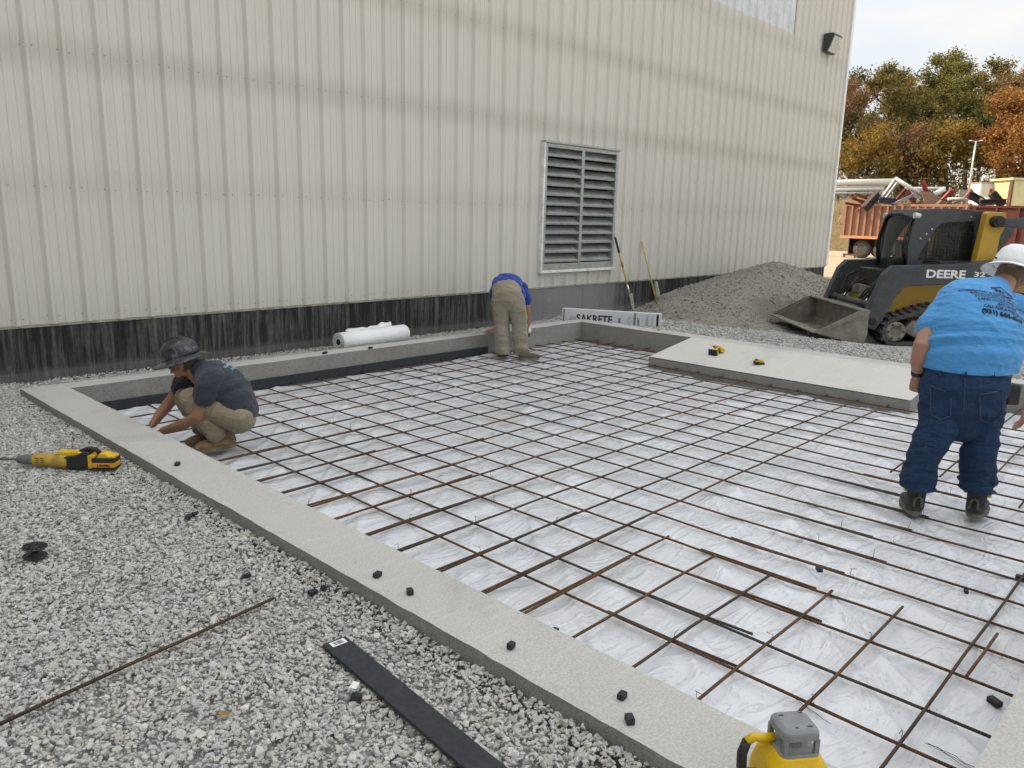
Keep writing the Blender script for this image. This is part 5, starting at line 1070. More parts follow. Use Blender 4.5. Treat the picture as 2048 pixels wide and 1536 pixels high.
bank = link('dirt_bank', grid_mesh('dirt_bank', BX, BY, BZ, False), m_bank()); struct(bank)
def tuft_mesh(P, seed, h=.5):
    r = np.random.default_rng(seed); n = len(P); a = r.uniform(0, 6.28, n); w = r.uniform(.02, .05, n); hh_ = h * r.uniform(.4, 1.2, n); lean = r.normal(0, .35, (n, 2)) * hh_[:, None]
    d = np.stack([np.cos(a), np.sin(a), 0 * a], -1) * w[:, None]; v0 = P - d; v1 = P + d; v2 = P + np.stack([lean[:, 0], lean[:, 1], hh_], -1)
    co = np.stack([v0, v1, v2], 1).reshape(-1, 3); f = np.arange(n * 3).reshape(-1, 3); b = r.uniform(.5, 1.15, n); tint = np.where(r.random(n)[:, None] < .25, np.array([[.16, .17, .06]]), np.array([[.42, .33, .19]])) * b[:, None]
    return np_mesh('dry_grass', co, f, False, np.concatenate([np.repeat(tint, 3, 0), np.ones((n * 3, 1))], 1))
def m_vcol(name, rough=.8, trans=0.0):
    t = NT(name); a = t.n.new('ShaderNodeVertexColor'); a.layer_name = 'Col'
    t.done(a.outputs['Color'], rough, 0, None, .2)
    if trans:
        tr2 = t.n.new('ShaderNodeBsdfTranslucent'); t.link(a.outputs['Color'], tr2.inputs['Color']); mx = t.n.new('ShaderNodeMixShader'); mx.inputs[0].default_value = trans; out = t.n['Material Output']
        t.link(t.b.outputs[0], mx.inputs[1]); t.link(tr2.outputs[0], mx.inputs[2]); t.link(mx.outputs[0], out.inputs['Surface'])
    return t.m
M_LEAF = m_vcol('autumn_leaf', .75, .35)
ri = np.random.default_rng(66); ii = ri.integers(0, BX.size, 14000); ptsb = np.stack([BX.ravel()[ii] + ri.normal(0, .3, 14000), BY.ravel()[ii] + ri.normal(0, .3, 14000), BZ.ravel()[ii] - .05], -1)
struct(link('dry_grass', tuft_mesh(ptsb, 67), M_LEAF), 'stuff')
def boxthing(name, px0, px1, py0, py1, d, depth, mat, label, cat, zbot=None):
    a = P3(px0, py1, d); b = P3(px1, py1, d); top = P3(px0, py0, d).z; w = (b - a).length; yaw = math.atan2(b.y - a.y, b.x - a.x); t_ = thing(name, label, cat, (a.x, a.y, zbot if zbot is not None else a.z), (0, 0, yaw)); h = top - (zbot if zbot is not None else a.z)
    return t_, w, h
t_, w, h = boxthing('steel_cabinet', 1958, 1994, 365, 402, 50, 2, WHT, 'white metal cabinet with a small red notice on its door', 'cabinet', 2.2)
mb = MB(); mb.box((0, 0, 0), (w, 1.2, h)); mb.build('body', flat('white_cabinet_paint', (.62, .63, .64), .5, 0, .12, 3), t_); mb = MB(); mb.box((-.03, -.04, h - .06), (w + .03, 1.2, h + .02)); mb.build('rim', GRY, t_)
mb = MB(); mb.box((w * .5, -.02, h * .62), (w * .78, -.004, h * .82)); mb.build('notice', flat('red_notice', (.5, .06, .06), .6), t_); mb = MB(); mb.box((w * .53, -.026, h * .66), (w * .75, -.021, h * .69)); mb.build('notice_band', WHT, t_)
mb = MB(); mb.box((w + .04, .2, -.5), (w + .12, .3, h)); mb.box((w + .35, .2, -.5), (w + .42, .3, h)); mb.box((w + .6, .1, -.5), (w + .75, .3, h)); mb.box((w + .04, .22, h * .9), (w + .7, .28, h * .97)); mb.build('mast_frame', flat('rust_brown', (.12, .07, .05), .8), t_)
t_, w, h = boxthing('box_body', 2022, 2110, 359, 404, 48, 3, WHT, 'pale yellow box body parked at the edge beyond the loader', 'box body', 1.9)
YB = flat('pale_yellow_paint', (.66, .60, .33), .5, 0, .12, 2); mb = MB(); mb.box((0, 0, 0), (w, 2.2, h), None, .06); mb.build('body', YB, t_); mb = MB(); mb.box((-.15, -.08, h - .03), (w + .1, 2.3, h + .1)); mb.build('roof_lip', YB, t_); mb = MB(); mb.box((-.12, -.05, -.6), (-.02, .25, h - .1)); mb.build('door_post', flat('rust_brown', (.12, .07, .05), .8), t_)
pb = P3(1937, 384, 62); pt = P3(1948, 285, 62); lp = thing('light_pole', 'slim pale light pole with two lamp heads in front of the trees', 'light pole', (pb.x, pb.y, TZ + 2.5))
Hh = pt.z - TZ - 2.5; mb = MB(); mb.cyl((0, 0, 0), (0, 0, Hh), .085, .06, 10); mb.build('pole', flat('pale_pole', (.55, .55, .52), .5), lp); mb = MB(); mb.tube([(-rx.x * .3, -rx.y * .3, Hh + .03), (0, 0, Hh), (rx.x * .3, rx.y * .3, Hh + .03)], .04, 6); mb.build('crossarm', GRY, lp)
for s in (-1, 1): mb = MB(); c = Vector((rx.x, rx.y, 0)) * s * .36 + Vector((0, 0, Hh + .06)); mb.box(tuple(c - Vector((.11, .11, .04))), tuple(c + Vector((.11, .11, .04))), None, .03); mb.build('lamp_head', WHT, lp)

# ------------------------------------------------------------------ autumn trees
BARK = flat('bark', (.065, .05, .04), .9, 0, .35, 3, .5, 14)
PAL = {'olive': [(.085, .085, .028), (.12, .105, .035), (.15, .115, .04)], 'green': [(.085, .092, .03), (.12, .12, .035), (.16, .145, .05)], 'dark': [(.055, .062, .026), (.085, .08, .032), (.11, .09, .04)], 'gold': [(.20, .135, .03), (.16, .12, .035), (.24, .15, .04)], 'orange': [(.25, .115, .035), (.28, .15, .05), (.18, .085, .035)], 'rust': [(.17, .10, .055), (.22, .125, .065), (.12, .085, .05)]}
def tree(base, H_, W_, pal, label, seed, leaves=3600, leaf=.12, low=.25, name='autumn_tree'):
    leaves = int(leaves * 2.6); r = random.Random(seed); nr = np.random.default_rng(seed); t_ = thing(name, label, 'tree', base, (0, 0, 0), 'trees behind the yard'); mb = MB(); tips = []
    def grow(p, d, L, rad, lvl):
        n = 4; pts = [p]; q = p.copy(); dd = d.copy()
        for i in range(n):
            dd = (dd + Vector((r.gauss(0, .13), r.gauss(0, .13), .05 + r.gauss(0, .06)))).normalized(); q = q + dd * L / n; pts.append(q.copy())
            if lvl >= 1: tips.append((q.copy(), lvl))
        mb.tube(pts, [rad * (1 - .6 * i / n) for i in range(n + 1)], 6 if lvl == 0 else 4, False)
        if lvl < 3:
            k = {0: 9, 1: 4, 2: 3}[lvl]
            for i in range(k):
                f = low + (1 - low) * (i + .5 + r.uniform(-.4, .4)) / k if lvl == 0 else r.uniform(.35, 1); j = min(n - 1, int(f * n)); o = pts[j].lerp(pts[j + 1], f * n - j if f * n - j < 1 else 1); az = r.uniform(0, 6.28) if lvl else i * 2.4 + r.uniform(-.5, .5); el = r.uniform(.45, .9) if lvl == 0 else r.uniform(.1, .9)
                nd = Vector((math.cos(az) * math.cos(el), math.sin(az) * math.cos(el), math.sin(el)))
                if lvl: nd = (nd + dd * .8).normalized()
                grow(o, nd, (W_ * .62 * (1.1 - .45 * f) if lvl == 0 else L * .55) * r.uniform(.75, 1.2), rad * (.42 if lvl == 0 else .5), lvl + 1)
    grow(Vector((0, 0, 0)), Vector((0, 0, 1)), H_ * .86, H_ * .016, 0); mb.build('trunk', BARK, t_, fix=False)
    C_ = np.array([p[:] for p, l in tips]); ci = nr.integers(0, len(C_), leaves); P = C_[ci] + nr.normal(0, .42, (leaves, 3)) * np.array([1, 1, .7]); a = nr.normal(size=(leaves, 3)); a /= np.linalg.norm(a, axis=1, keepdims=True); b = np.cross(a, nr.normal(size=(leaves, 3))); b /= np.linalg.norm(b, axis=1, keepdims=True); s = leaf * nr.uniform(.55, 1.35, (leaves, 1))
    co = np.stack([P - a * s, P + b * s * .6, P + a * s, P - b * s * .6], 1).reshape(-1, 3); f = np.arange(leaves * 4).reshape(-1, 4); pc_ = np.array(PAL[pal]); clump = nr.integers(0, 3, len(C_)); mixk = np.where(nr.random(leaves) < .7, clump[ci], nr.integers(0, 3, leaves)); col = pc_[mixk] * nr.uniform(.75, 1.6, (leaves, 1)) * 1.15
    link('crown', np_mesh('crown', co, f, False, np.concatenate([np.repeat(col, 4, 0), np.ones((leaves * 4, 1))], 1)), M_LEAF, t_)
TB = TZ + 2.6
spec = [(1668, 175, 78, 5.0, 'rust', 'brownish thin-leaved tree just right of the building corner', 3000), (1712, 150, 84, 5.5, 'dark', 'dark olive tree second from the building corner', 4200), (1752, 128, 88, 6.5, 'olive', 'tall olive tree left of the gap in the treetops', 4600), (1800, 140, 92, 6.0, 'dark', 'dark rounded tree at the left side of the treetop gap', 4400), (1845, 165, 96, 5.0, 'olive', 'lower olive tree under the gap in the treetops', 3600), (1898, 104, 92, 6.5, 'green', 'tallest green-topped tree behind the light pole', 4600), (1932, 128, 86, 6.0, 'green', 'yellow-green broad tree right of the tallest one', 4600), (1982, 120, 94, 6.0, 'olive', 'tall olive tree behind the orange tree', 4000), (2046, 100, 80, 5.5, 'rust', 'pinkish half-bare tree at the right edge', 2300),
        (1725, 262, 72, 4.2, 'gold', 'short golden tree behind the cream pipe', 3000), (1788, 268, 74, 4.0, 'rust', 'short russet tree in the middle of the undergrowth', 2800), (1868, 262, 72, 5.0, 'gold', 'yellow-green bushy tree left of the light pole', 3600), (1985, 185, 70, 5.5, 'orange', 'bright orange tree right of the light pole', 4600), (2040, 225, 66, 5.0, 'orange', 'rusty orange tree at the right edge behind the yellow box', 4000), (2110, 150, 80, 6.0, 'orange', 'orange tree beyond the right edge', 3000), (1640, 190, 90, 5.5, 'olive', 'olive tree mostly hidden by the building corner', 3000)]
spec += [(1690, 165, 104, 6, 'gold', 'far golden-olive tree seen between the first two trees from the building', 3600), (1776, 150, 108, 6.5, 'gold', 'far yellowish tree between the tall olive and dark rounded trees', 3800), (1822, 172, 106, 6, 'gold', 'far pale tree filling the dip in the treetops', 3600), (1866, 150, 110, 6.5, 'olive', 'far olive tree left of the tallest green one', 3800), (1957, 140, 108, 6.5, 'gold', 'far golden tree between the two broad green trees', 3800), (2015, 140, 104, 6.5, 'rust', 'far russet tree behind the bright orange one', 3600)]
for i, (px, py, d, w, pal, lab, nl) in enumerate(spec):
    b = P3(px, 400, d); top = P3(px, py, d).z; tree((b.x, b.y, TB), top - TB, w, pal, lab, 300 + i, nl, .135 if d > 80 else .115, .3 if py < 200 else .12)
# unseen tree row, added west of the building to shade the wall ribs
kinds = ['olive', 'dark', 'gold']; west = []
for i in range(10):
    y = 4 - 4.6 * i; x = -15.5 - 2.2 * (i % 2); lab = f'broad unseen tree added west of the building to shade the wall ribs, {ORD[i]} from the building'
    if i < 3: tree((x, y, GZ), 12.5, 9.0, kinds[i], lab, 400 + i, 3600, .24, .1); west.append([o for o in COL.objects if o.get('label') == lab][0])
    else:
        r0 = west[i % 3]; c_ = r0.copy(); COL.objects.link(c_); c_.location = (x, y, GZ); c_.rotation_euler = (0, 0, i * 1.1); c_['label'] = lab
        for ch in [o for o in COL.objects if o.parent == r0]: k_ = ch.copy(); COL.objects.link(k_); k_.parent = c_
n_ = 42000; ru = np.random.default_rng(77); uu = ru.uniform(-40, 40, n_); vv_ = ru.uniform(20, 56, n_); P = np.stack([c0.x + rx.x * uu + fx.x * vv_, c0.y + rx.y * uu + fx.y * vv_, TB - .5 + ru.gamma(2.2, 1.25, n_) + .6 * fbm(uu, vv_, .3, 78)], -1); a = ru.normal(size=(n_, 3)); b = ru.normal(size=(n_, 3)); s = .2
co = np.stack([P - a * s * .6, P + b * s * .4, P + a * s * .6, P - b * s * .4], 1).reshape(-1, 3); pal = np.array([(.08, .075, .035), (.14, .105, .04), (.18, .11, .05), (.07, .07, .035)]); col = pal[ru.integers(0, 4, n_)]
struct(link('undergrowth', np_mesh('undergrowth', co, np.arange(n_ * 4).reshape(-1, 4), False, np.concatenate([np.repeat(col, 4, 0), np.ones((n_ * 4, 1))], 1)), M_LEAF), 'stuff')
# ------------------------------------------------------------------ expansion-joint boards, roll, carton, tools
STK = flat('white_sticker', (.78, .78, .78), .5, 0, .04)
for i, (x0, x1) in enumerate(((2.16, 5.225), (5.23, 7.28))):
    mb = MB(); n = 12; prof = [(x0 + (x1 - x0) * k / n, .004 * math.sin(k * 1.3 + i)) for k in range(n + 1)]
    vs = [(x, YKI - .004 - .013 * q + dy * .3, z) for q in (0, 1) for x, dy in prof for z in (-.272, -.170 + .0 * dy)]; m = n + 1
    fs = []
    for k in range(n): a, b = 2 * k, 2 * k + 2; c, d = 2 * m + a, 2 * m + b; fs += [(a, b, b + 1, a + 1), (c, d, d + 1, c + 1), (a + 1, b + 1, d + 1, c + 1), (a, b, d, c)]
    fs += [(0, 1, 2 * m + 1, 2 * m), (2 * n, 2 * n + 1, 2 * m + 2 * n + 1, 2 * m + 2 * n)]
    o = mb.add(vs, fs).build('joint_board', M_FOAM); tag(o, ['black foam joint board along the wall curb behind the crouching man', 'black foam joint board along the wall curb ending beside the bent man'][i], 'joint board', 'joint boards on the wall curb')
def frame_from(x, n): x = Vector(x).normalized(); n = Vector(n); n = (n - x * n.dot(x)).normalized(); y = n.cross(x); return Matrix((x, y, n)).transposed().to_4x4()
a = onz(668, 1283, -.055); b = onz(968, 1536, -.055); d = (b - a); M = frame_from(d, (0, 0, 1)); M.translation = a
jb = thing('joint_board', 'loose black foam joint board with white barcode sticker on the gravel', 'joint board', a); jb.rotation_euler = M.to_euler()
mb = MB(); L = d.length + 1.0; mb.box((0, -.05, -.008), (L, .05, .007), None, .003); mb.build('board', M_FOAM, jb)
mb = MB(); mb.box((.012, -.028, .0072), (.046, .034, .0082)); mb.build('sticker', STK, jb)
mb = MB(); rs = random.Random(3); y = -.018
while y < .024: w = rs.choice([.001, .0018, .0028]); mb.box((.018, y, .0083), (.040, y + w, .0087)); y += w + rs.choice([.0014, .002, .003])
o = mb.build('barcode', INK2, jb); o['kind'] = 'stuff'
def block(p, sx, sy, sz, yaw, label, tilt=(0, 0)):
    mb = MB(); mb.box((-sx / 2, -sy / 2, 0), (sx / 2, sy / 2, sz), None, .0015); o = mb.build('foam_block', M_FOAM); o.location = p; o.rotation_euler = (tilt[0], tilt[1], yaw); return tag(o, label, 'foam block', 'scattered foam offcuts')
cb_blocks = [((355, 930), .040, .028, .018, .9, 'black foam offcut on the curb beside the crouching man'), ((755, 1153), .036, .026, .02, .3, 'black foam offcut on the curb midway along, upper of two'), ((820, 1188), .030, .024, .024, 1.2, 'black foam offcut on the curb midway along, lower of two'), ((1022, 1296), .030, .022, .022, .2, 'lone black foam offcut on the curb between the two pairs'), ((1244, 1396), .032, .024, .020, .15, 'black foam offcut on the curb near the laser level, upper of two'), ((1259, 1444), .034, .026, .022, .9, 'black foam offcut on the curb near the laser level, lower of two'), ((650, 707), .075, .03, .02, .5, 'larger black foam offcut on the wall curb near the white roll'), ((741, 697), .05, .03, .02, .2, 'smaller black foam offcut on the wall curb under the white roll'), ((955, 620 + 37), .05, .03, .02, .2, 'black foam offcut on the wall curb left of the bent man')]
for (px, py), sx, sy, sz, yw, lab in cb_blocks: block(onz(px, py, .002), sx, sy, sz, yw, lab)
for (px, py), sx, sy, sz, yw, lab, tl in [((377, 1036), .055, .026, .018, .9, 'long black foam offcut on the gravel by the curb', (.2, .15)), ((390, 1030), .04, .022, .016, .3, 'black foam offcut leaning on the long one on the gravel', (.4, .2)), ((418, 1031), .036, .02, .016, 2.2, 'small black foam offcut on the gravel touching the curb', (.5, 0)), ((555, 1108), .032, .024, .022, 1.4, 'black foam offcut on gravel standing against the curb', (.9, .2)), ((494, 1155), .04, .024, .018, 2.8, 'flat black foam offcut alone on the gravel', (.1, .2)), ((583, 1126), .022, .018, .014, .4, 'tiny black foam crumb on the gravel by the curb', (.3, 0)), ((625, 1189), .038, .026, .022, .1, 'black foam offcut on gravel in front of two darker scraps', (.1, .1)), ((645, 1179), .036, .022, .018, .8, 'dark foam scrap on gravel behind another offcut', (.5, .3)), ((672, 1172), .03, .022, .016, 1.8, 'dark foam scrap on the gravel at the foot of the curb', (.3, .5))]:
    block(onz(px, py, GZ + .04), sx, sy, sz, yw, lab, tl)
for (px, py), sx, lab in [((1637, 1150), .045, 'black foam block resting on the rebar in front of the standing man'), ((1112, 1253), .026, 'tiny black foam block on the sheeting near the curb'), ((1990, 1399), .05, 'black foam block on the sheeting near the corner of the pit'), ((2042, 1157), .05, 'black foam block on the sheeting at the right edge'), ((1932, 1184), .03, 'small dark lump on the sheeting right of the standing man')]:
    q = onz(px, py, -.27); block((q.x, q.y, sheet_z(q.x, q.y) + .004 if px != 1637 else -.245), sx, sx * .6, sx * .45, px * .01, lab)
# offcut with a torn white tag
q = onz(713, 1392, GZ + .045); tg = thing('foam_offcut', 'black foam offcut with a curled white label beside the loose board', 'foam offcut', q, (.2, .3, .7)); mb = MB(); mb.box((-.02, -.016, -.012), (.02, .016, .008), None, .002); mb.build('offcut', M_FOAM, tg)
mb = MB(); vs = []; 
for k in range(9): u = k / 8; vs += [(-.03 + .06 * u, .004 + .006 * math.sin(u * 3), .011 + .028 * (u - .45) ** 2 * 3), (-.03 + .06 * u, .034 + .004 * math.sin(u * 4), .013 + .026 * (u - .45) ** 2 * 3)]
mb.add(vs, [(2 * k, 2 * k + 2, 2 * k + 3, 2 * k + 1) for k in range(8)], True); lo_ = mb.build('paper_label', STK, tg); m_ = lo_.modifiers.new('t', 'SOLIDIFY'); m_.thickness = .0006
mb = MB(); mb.box((.0, .01, .0165), (.012, .03, .0172)); mb.build('label_print', M_FOAM, tg)
# roll of white plastic behind the wall curb
a = onz(690, 688, .03); a = Vector((5.18, -.50, .045)); b_ = Vector((6.25, -.40, .045)); rl = thing('plastic_roll', 'roll of white plastic sheeting lying behind the wall curb', 'plastic roll', a); rl.rotation_euler = (b_ - a).to_track_quat('X', 'Z').to_euler(); L = (b_ - a).length
WP = NT('roll_plastic'); g_ = WP.map((1, 6, 6)); WP.done((.80, .81, .82), .35, 0, WP.bump(WP.noise(g_, 5, 4), .4, .02), .5)
vs, fs = [], []; NR = 96
for k in range(NR):
    q = k / NR * 2 * math.pi * 4; r = .035 + .075 * k / NR; vs += [(-.0, r * math.cos(q), r * math.sin(q)), (.02 * (1 if k > 72 else 0) + L * 0, r * math.cos(q), r * math.sin(q))]
mb = MB(); mb.lathe([(.112, 0), (.114, L * .3), (.112, L * .6), (.113, L - .01), (.108, L)], Matrix.Rotation(math.pi / 2, 4, 'Y'), 30); mb.build('roll_body', MATS['roll_plastic'], rl)
for i, r in enumerate((.098, .082, .066, .05)): mb = MB(); mb.tube([(-.004, r * math.cos(q), r * math.sin(q)) for q in np.linspace(0, 6.28, 28)[:-1]], .0045, 5, False, True); mb.build('roll_edge', MATS['roll_plastic'] if i % 2 else flat('roll_grey', (.4, .42, .43), .5), rl)
mb = MB(); mb.lathe([(.036, -.006), (.036, .02), (.02, .021)], Matrix.Rotation(math.pi / 2, 4, 'Y'), 20); mb.build('core', M_DARK, rl)
vs = []; 
for k in range(12): u = k / 11; x = .15 + (L - .35) * u; vs += [(x, .02, .111), (x, .06 + .02 * math.sin(k), .118 + .02 * abs(math.sin(k * 1.9)) + .03 * (u > .8))]
mb = MB(); mb.add(vs, [(2 * k, 2 * k + 2, 2 * k + 3, 2 * k + 1) for k in range(11)], True); fl_ = mb.build('loose_flap', MATS['roll_plastic'], rl); m_ = fl_.modifiers.new('t', 'SOLIDIFY'); m_.thickness = .003
# long white carton
p0, p1 = Vector((9.40, -.42, 0)), Vector((10.10, -1.80, 0)); 
zb0, zb1 = -.02, -.015; top0 = onx(1121, 619, 9.50); 
d = (p1 - p0); L = d.length; Mc = frame_from(d, Vector((-.93, -.25, .12))); org = Vector((9.53, -.60, .0)) ; 
ct = thing('carton', 'long white carton with black lettering standing behind the far curb', 'carton', (p0.x, p0.y, -.095)); ct.rotation_euler = (0, 0, math.atan2(d.y, d.x))
CH, CDp = .245, .12; mb = MB(); mb.box((0, 0, 0), (L, CDp, CH), None, .003); mb.build('box', flat('white_card', (.60, .63, .66), .6, 0, .06, 3), ct)
def ink(me, x, z, mat=INK2, rot=0.0, name='printing'):
    me.transform(Matrix.Translation((x, -.003, z)) @ Matrix.Rotation(math.pi / 2, 4, 'X') @ Matrix.Rotation(rot, 4, 'Z')); return link(name, me, mat, ct)
def rect(w, h): me = bpy.data.meshes.new('printing'); me.from_pydata([(-w / 2, -h / 2, 0), (w / 2, -h / 2, 0), (w / 2, h / 2, 0), (-w / 2, h / 2, 0)], [], [(0, 1, 2, 3)]); return me
def dia(w, h, k=.85): me = bpy.data.meshes.new('printing'); o = [(-w, 0), (0, -h), (w, 0), (0, h)]; me.from_pydata([(x, y, 0) for x, y in o] + [(x * k, y * k, 0) for x, y in o], [], [(i, (i + 1) % 4, 4 + (i + 1) % 4, 4 + i) for i in range(4)]); return me
GI = flat('grey_print', (.22, .24, .26), .7)
ink(rect(.014, CH * .94), .03, CH / 2); ink(rect(.032, CH * .9), L - .05, CH / 2); ink(text_mesh('t', 'SAKRETE', .165, (.86, 1), 0, .004), L * .335, CH * .42, INK2, 0, 'brand_lettering')
ink(dia(.06, .055), L * .115, CH * .34, GI); ink(text_mesh('t', 'SAKRETE', .022), L * .115, CH * .34, GI); ink(rect(.04, .08), L * .59, CH * .45, GI); ink(dia(.042, .075), L * .69, CH * .45, GI); ink(text_mesh('t', 'SAKRETE', .022), L * .69, CH * .45, GI, math.pi / 2)
ink(text_mesh('t', 'EXPANSION', .043, (1, 1), 0, .0012), L * .745, CH * .52, INK2, math.pi / 2); ink(text_mesh('t', 'JOINT', .043, (1, 1), 0, .0012), L * .78, CH * .45, INK2, math.pi / 2); ink(rect(.006, CH * .7), L * .73, CH * .5, GI)
ink(rect(.06, .008), L * .81, CH * .1); ink(rect(.045, CH * .75), L * .865, CH * .5, flat('pale_grey_print', (.42, .44, .46), .7)); ink(rect(.02, CH * .55), L * .915, CH * .5, MATS['pale_grey_print'])
# tape measure on the far curb
q = Vector((9.50, -2.16, .001)); tm = thing('tape_measure', 'black and lime tape measure on the far curb at the end of the carton', 'tape measure', q, (0, 0, .6)); mb = MB(); mb.box((-.036, -.018, 0), (.036, .018, .064), None, .010); mb.build('case', M_BLK, tm); LIME = flat('lime_plastic', (.55, .68, .05), .45)
mb = MB(); mb.box((-.038, -.0195, .012), (-.012, .0195, .058), None, .006); mb.build('case_band', LIME, tm); mb = MB(); mb.cyl((.008, -.0185, .034), (.008, -.0215, .034), .017, None, 18); mb.build('badge', LIME, tm); mb = MB(); mb.box((-.05, -.008, .004), (-.036, .008, .007)); mb.build('hook', CHR, tm)
# shovel and long wooden handle against the wall
def handle(name, label, cat, base, top, segs, r): 
    base, top = Vector(base), Vector(top); t_ = thing(name, label, cat, base); d = top - base; t_.rotation_euler = d.to_track_quat('Z', 'Y').to_euler(); L = d.length
    for nm, u0, u1, rr, m in segs: mb = MB(); mb.cyl((0, 0, L * u0), (0, 0, L * u1), rr, None, 12); mb.build(nm, m, t_)
    return t_, L
YF = flat('yellow_fibreglass', (.58, .40, .05), .4, 0, .12); 
shv, L = handle('shovel', 'yellow-handled shovel leaning on the wall right of the louvre', 'shovel', (11.33, -.44, .0), (11.19, -.06, 1.24), [('socket', .22, .34, .017, CHR), ('shaft', .30, .78, .0155, YF), ('shaft_band', .58, .66, .0165, flat('amber_band', (.28, .09, .03), .5)), ('grip', .78, 1.0, .019, M_BLK)], .016)
vs, fs = [], []; nu, nv = 8, 10
for i in range(nu + 1):
    for j in range(nv + 1):
        u = (i / nu - .5) * 2; v = j / nv; w = .11 * (1 - .0 * v) * (1 if v > .35 else math.sqrt(max(.02, v / .35))); vs.append((u * w, -.03 * (1 - u * u) + .02 * v, -.02 + .30 * v))
fs = [(i * (nv + 1) + j, (i + 1) * (nv + 1) + j, (i + 1) * (nv + 1) + j + 1, i * (nv + 1) + j + 1) for i in range(nu) for j in range(nv)]
mb = MB(); mb.add(vs, fs, True); o = mb.build('blade', flat('shovel_steel', (.27, .25, .22), .6, .3), shv); m_ = o.modifiers.new('t', 'SOLIDIFY'); m_.thickness = .003
handle('wooden_handle', 'long pale wooden tool handle leaning on the wall right of the shovel', 'tool handle', (12.12, -.42, .0), (12.01, -.06, 1.16), [('shaft', 0, 1, .0145, flat('varnished_wood', (.52, .36, .13), .5, 0, .2)), ], .014)
# weathered stick against the footing
mb = MB(); mb.tube([(12.62, -.12, .0), (12.6, -.06, .2), (12.58, -.05, .4)], [.05, .06, .03], 7); o = mb.build('stone_slab', flat('pale_stone', (.33, .32, .29), .9, 0, .3)); tag(o, 'narrow pale stone standing against the black footing by the gravel pile', 'stone')
# rotary hammer on the gravel
YD = flat('tool_yellow', (.66, .40, .02), .45, 0, .14, 14); DT = flat('dirty_tool_yellow', (.50, .30, .05), .55, 0, .3, 14); GB_ = flat('tool_black', (.018, .018, .019), .6, 0, .3, 30); GG = flat('tool_grey', (.12, .12, .125), .6, 0, .25)
a = onz(35, 925, GZ + .07); b_ = onz(240, 928, GZ + .07); rh = thing('rotary_hammer', 'yellow and black cordless rotary hammer lying on the gravel beside the curb', 'power tool', (a.x, a.y, GZ + .045)); xd = Vector((b_.x - a.x, b_.y - a.y, 0)); RL = xd.length; rh.rotation_euler = (0, 0, math.atan2(xd.y, xd.x)); k = RL / 4.05  # profile drawn 4.05 units long
R90 = Matrix.Rotation(math.pi / 2, 4, 'Y')
mb = MB(); mb.lathe([(.18 * k * u, z * k) for u, z in ((.35, 0), (.8, .05), (1.0, .25), (1.12, .3), (1.12, .55), (1.2, .6), (1.2, .72))], Matrix.Translation((0, 0, .3 * k)) @ R90, 20); mb.build('chuck', GG, rh)
mb = MB(); mb.cyl((-.9 * k, 0, .3 * k), (.02, 0, .3 * k), .009, None, 8); mb.build('drill_bit', GG, rh)
mb = MB(); mb.lathe([(r * k, z * k) for r, z in ((.21, .66), (.25, .7), (.25, 1.3), (.235, 1.35), (.30, 1.6), (.34, 1.75), (.33, 2.1))], Matrix.Translation((0, 0, .3 * k)) @ R90, 22); mb.build('gear_housing', DT, rh)
mb = MB(); [mb.box(((.85 + .2 * c) * k, -.26 * k, (.24 + .09 * j) * k), ((.99 + .2 * c) * k, -.235 * k, (.26 + .09 * j) * k)) for c in (0, 1) for j in range(3)]; o = mb.build('vent_slots', GB_, rh); o['kind'] = 'stuff'
mb = MB(); mb.prism([(1.55 * k, .58 * k), (1.75 * k, .70 * k), (2.6 * k, .68 * k), (2.75 * k, .60 * k), (2.5 * k, .5 * k), (1.9 * k, .45 * k)], -.20 * k, .2 * k, Matrix(((1, 0, 0, 0), (0, 0, 1, 0), (0, 1, 0, 0), (0, 0, 0, 1)))); mb.build('top_housing', YD, rh, bevel=.008)
mb = MB(); mb.prism([(1.95 * k, .18 * k), (1.86 * k, .38 * k), (2.0 * k, .52 * k), (2.45 * k, .56 * k), (2.75 * k, .72 * k), (2.95 * k, .70 * k), (3.0 * k, .4 * k), (2.85 * k, .08 * k), (2.6 * k, -.03 * k), (2.15 * k, -.02 * k)], -.30 * k, .28 * k, Matrix(((1, 0, 0, 0), (0, 0, 1, 0), (0, 1, 0, 0), (0, 0, 0, 1)))); mb.build('motor_housing', GB_, rh, bevel=.012)
mb = MB(); mb.tube([(2.55 * k, 0, .66 * k), (2.85 * k, 0, .78 * k), (3.15 * k, 0, .76 * k), (3.3 * k, 0, .62 * k)], [.09 * k, .1 * k, .1 * k, .09 * k], 10); mb.build('handle', GB_, rh)
mb = MB(); mb.box((2.93 * k, -.31 * k, .06 * k), (3.2 * k, .28 * k, .58 * k), None, .006); mb.build('battery_foot', YD, rh)
mb = MB(); mb.box((3.08 * k, -.33 * k, .0), (3.98 * k, .28 * k, .50 * k), None, .010); bt_ = mb.build('battery', GB_, rh)
mb = MB(); mb.box((3.1 * k, -.345 * k, .1 * k), (4.0 * k, .20 * k, .30 * k), None, .006); mb.build('battery_band', flat('tool_orange', (.72, .33, .015), .45, 0, .1), bt_); mb = MB(); mb.prism([(3.3 * k, .5 * k), (3.4 * k, .66 * k), (3.6 * k, .66 * k), (3.75 * k, .56 * k), (3.97 * k, .55 * k), (3.97 * k, .46 * k), (3.1 * k, .46 * k)], -.29 * k, .2 * k, Matrix(((1, 0, 0, 0), (0, 0, 1, 0), (0, 1, 0, 0), (0, 0, 0, 1)))); mb.build('battery_top', YD, bt_, bevel=.006)
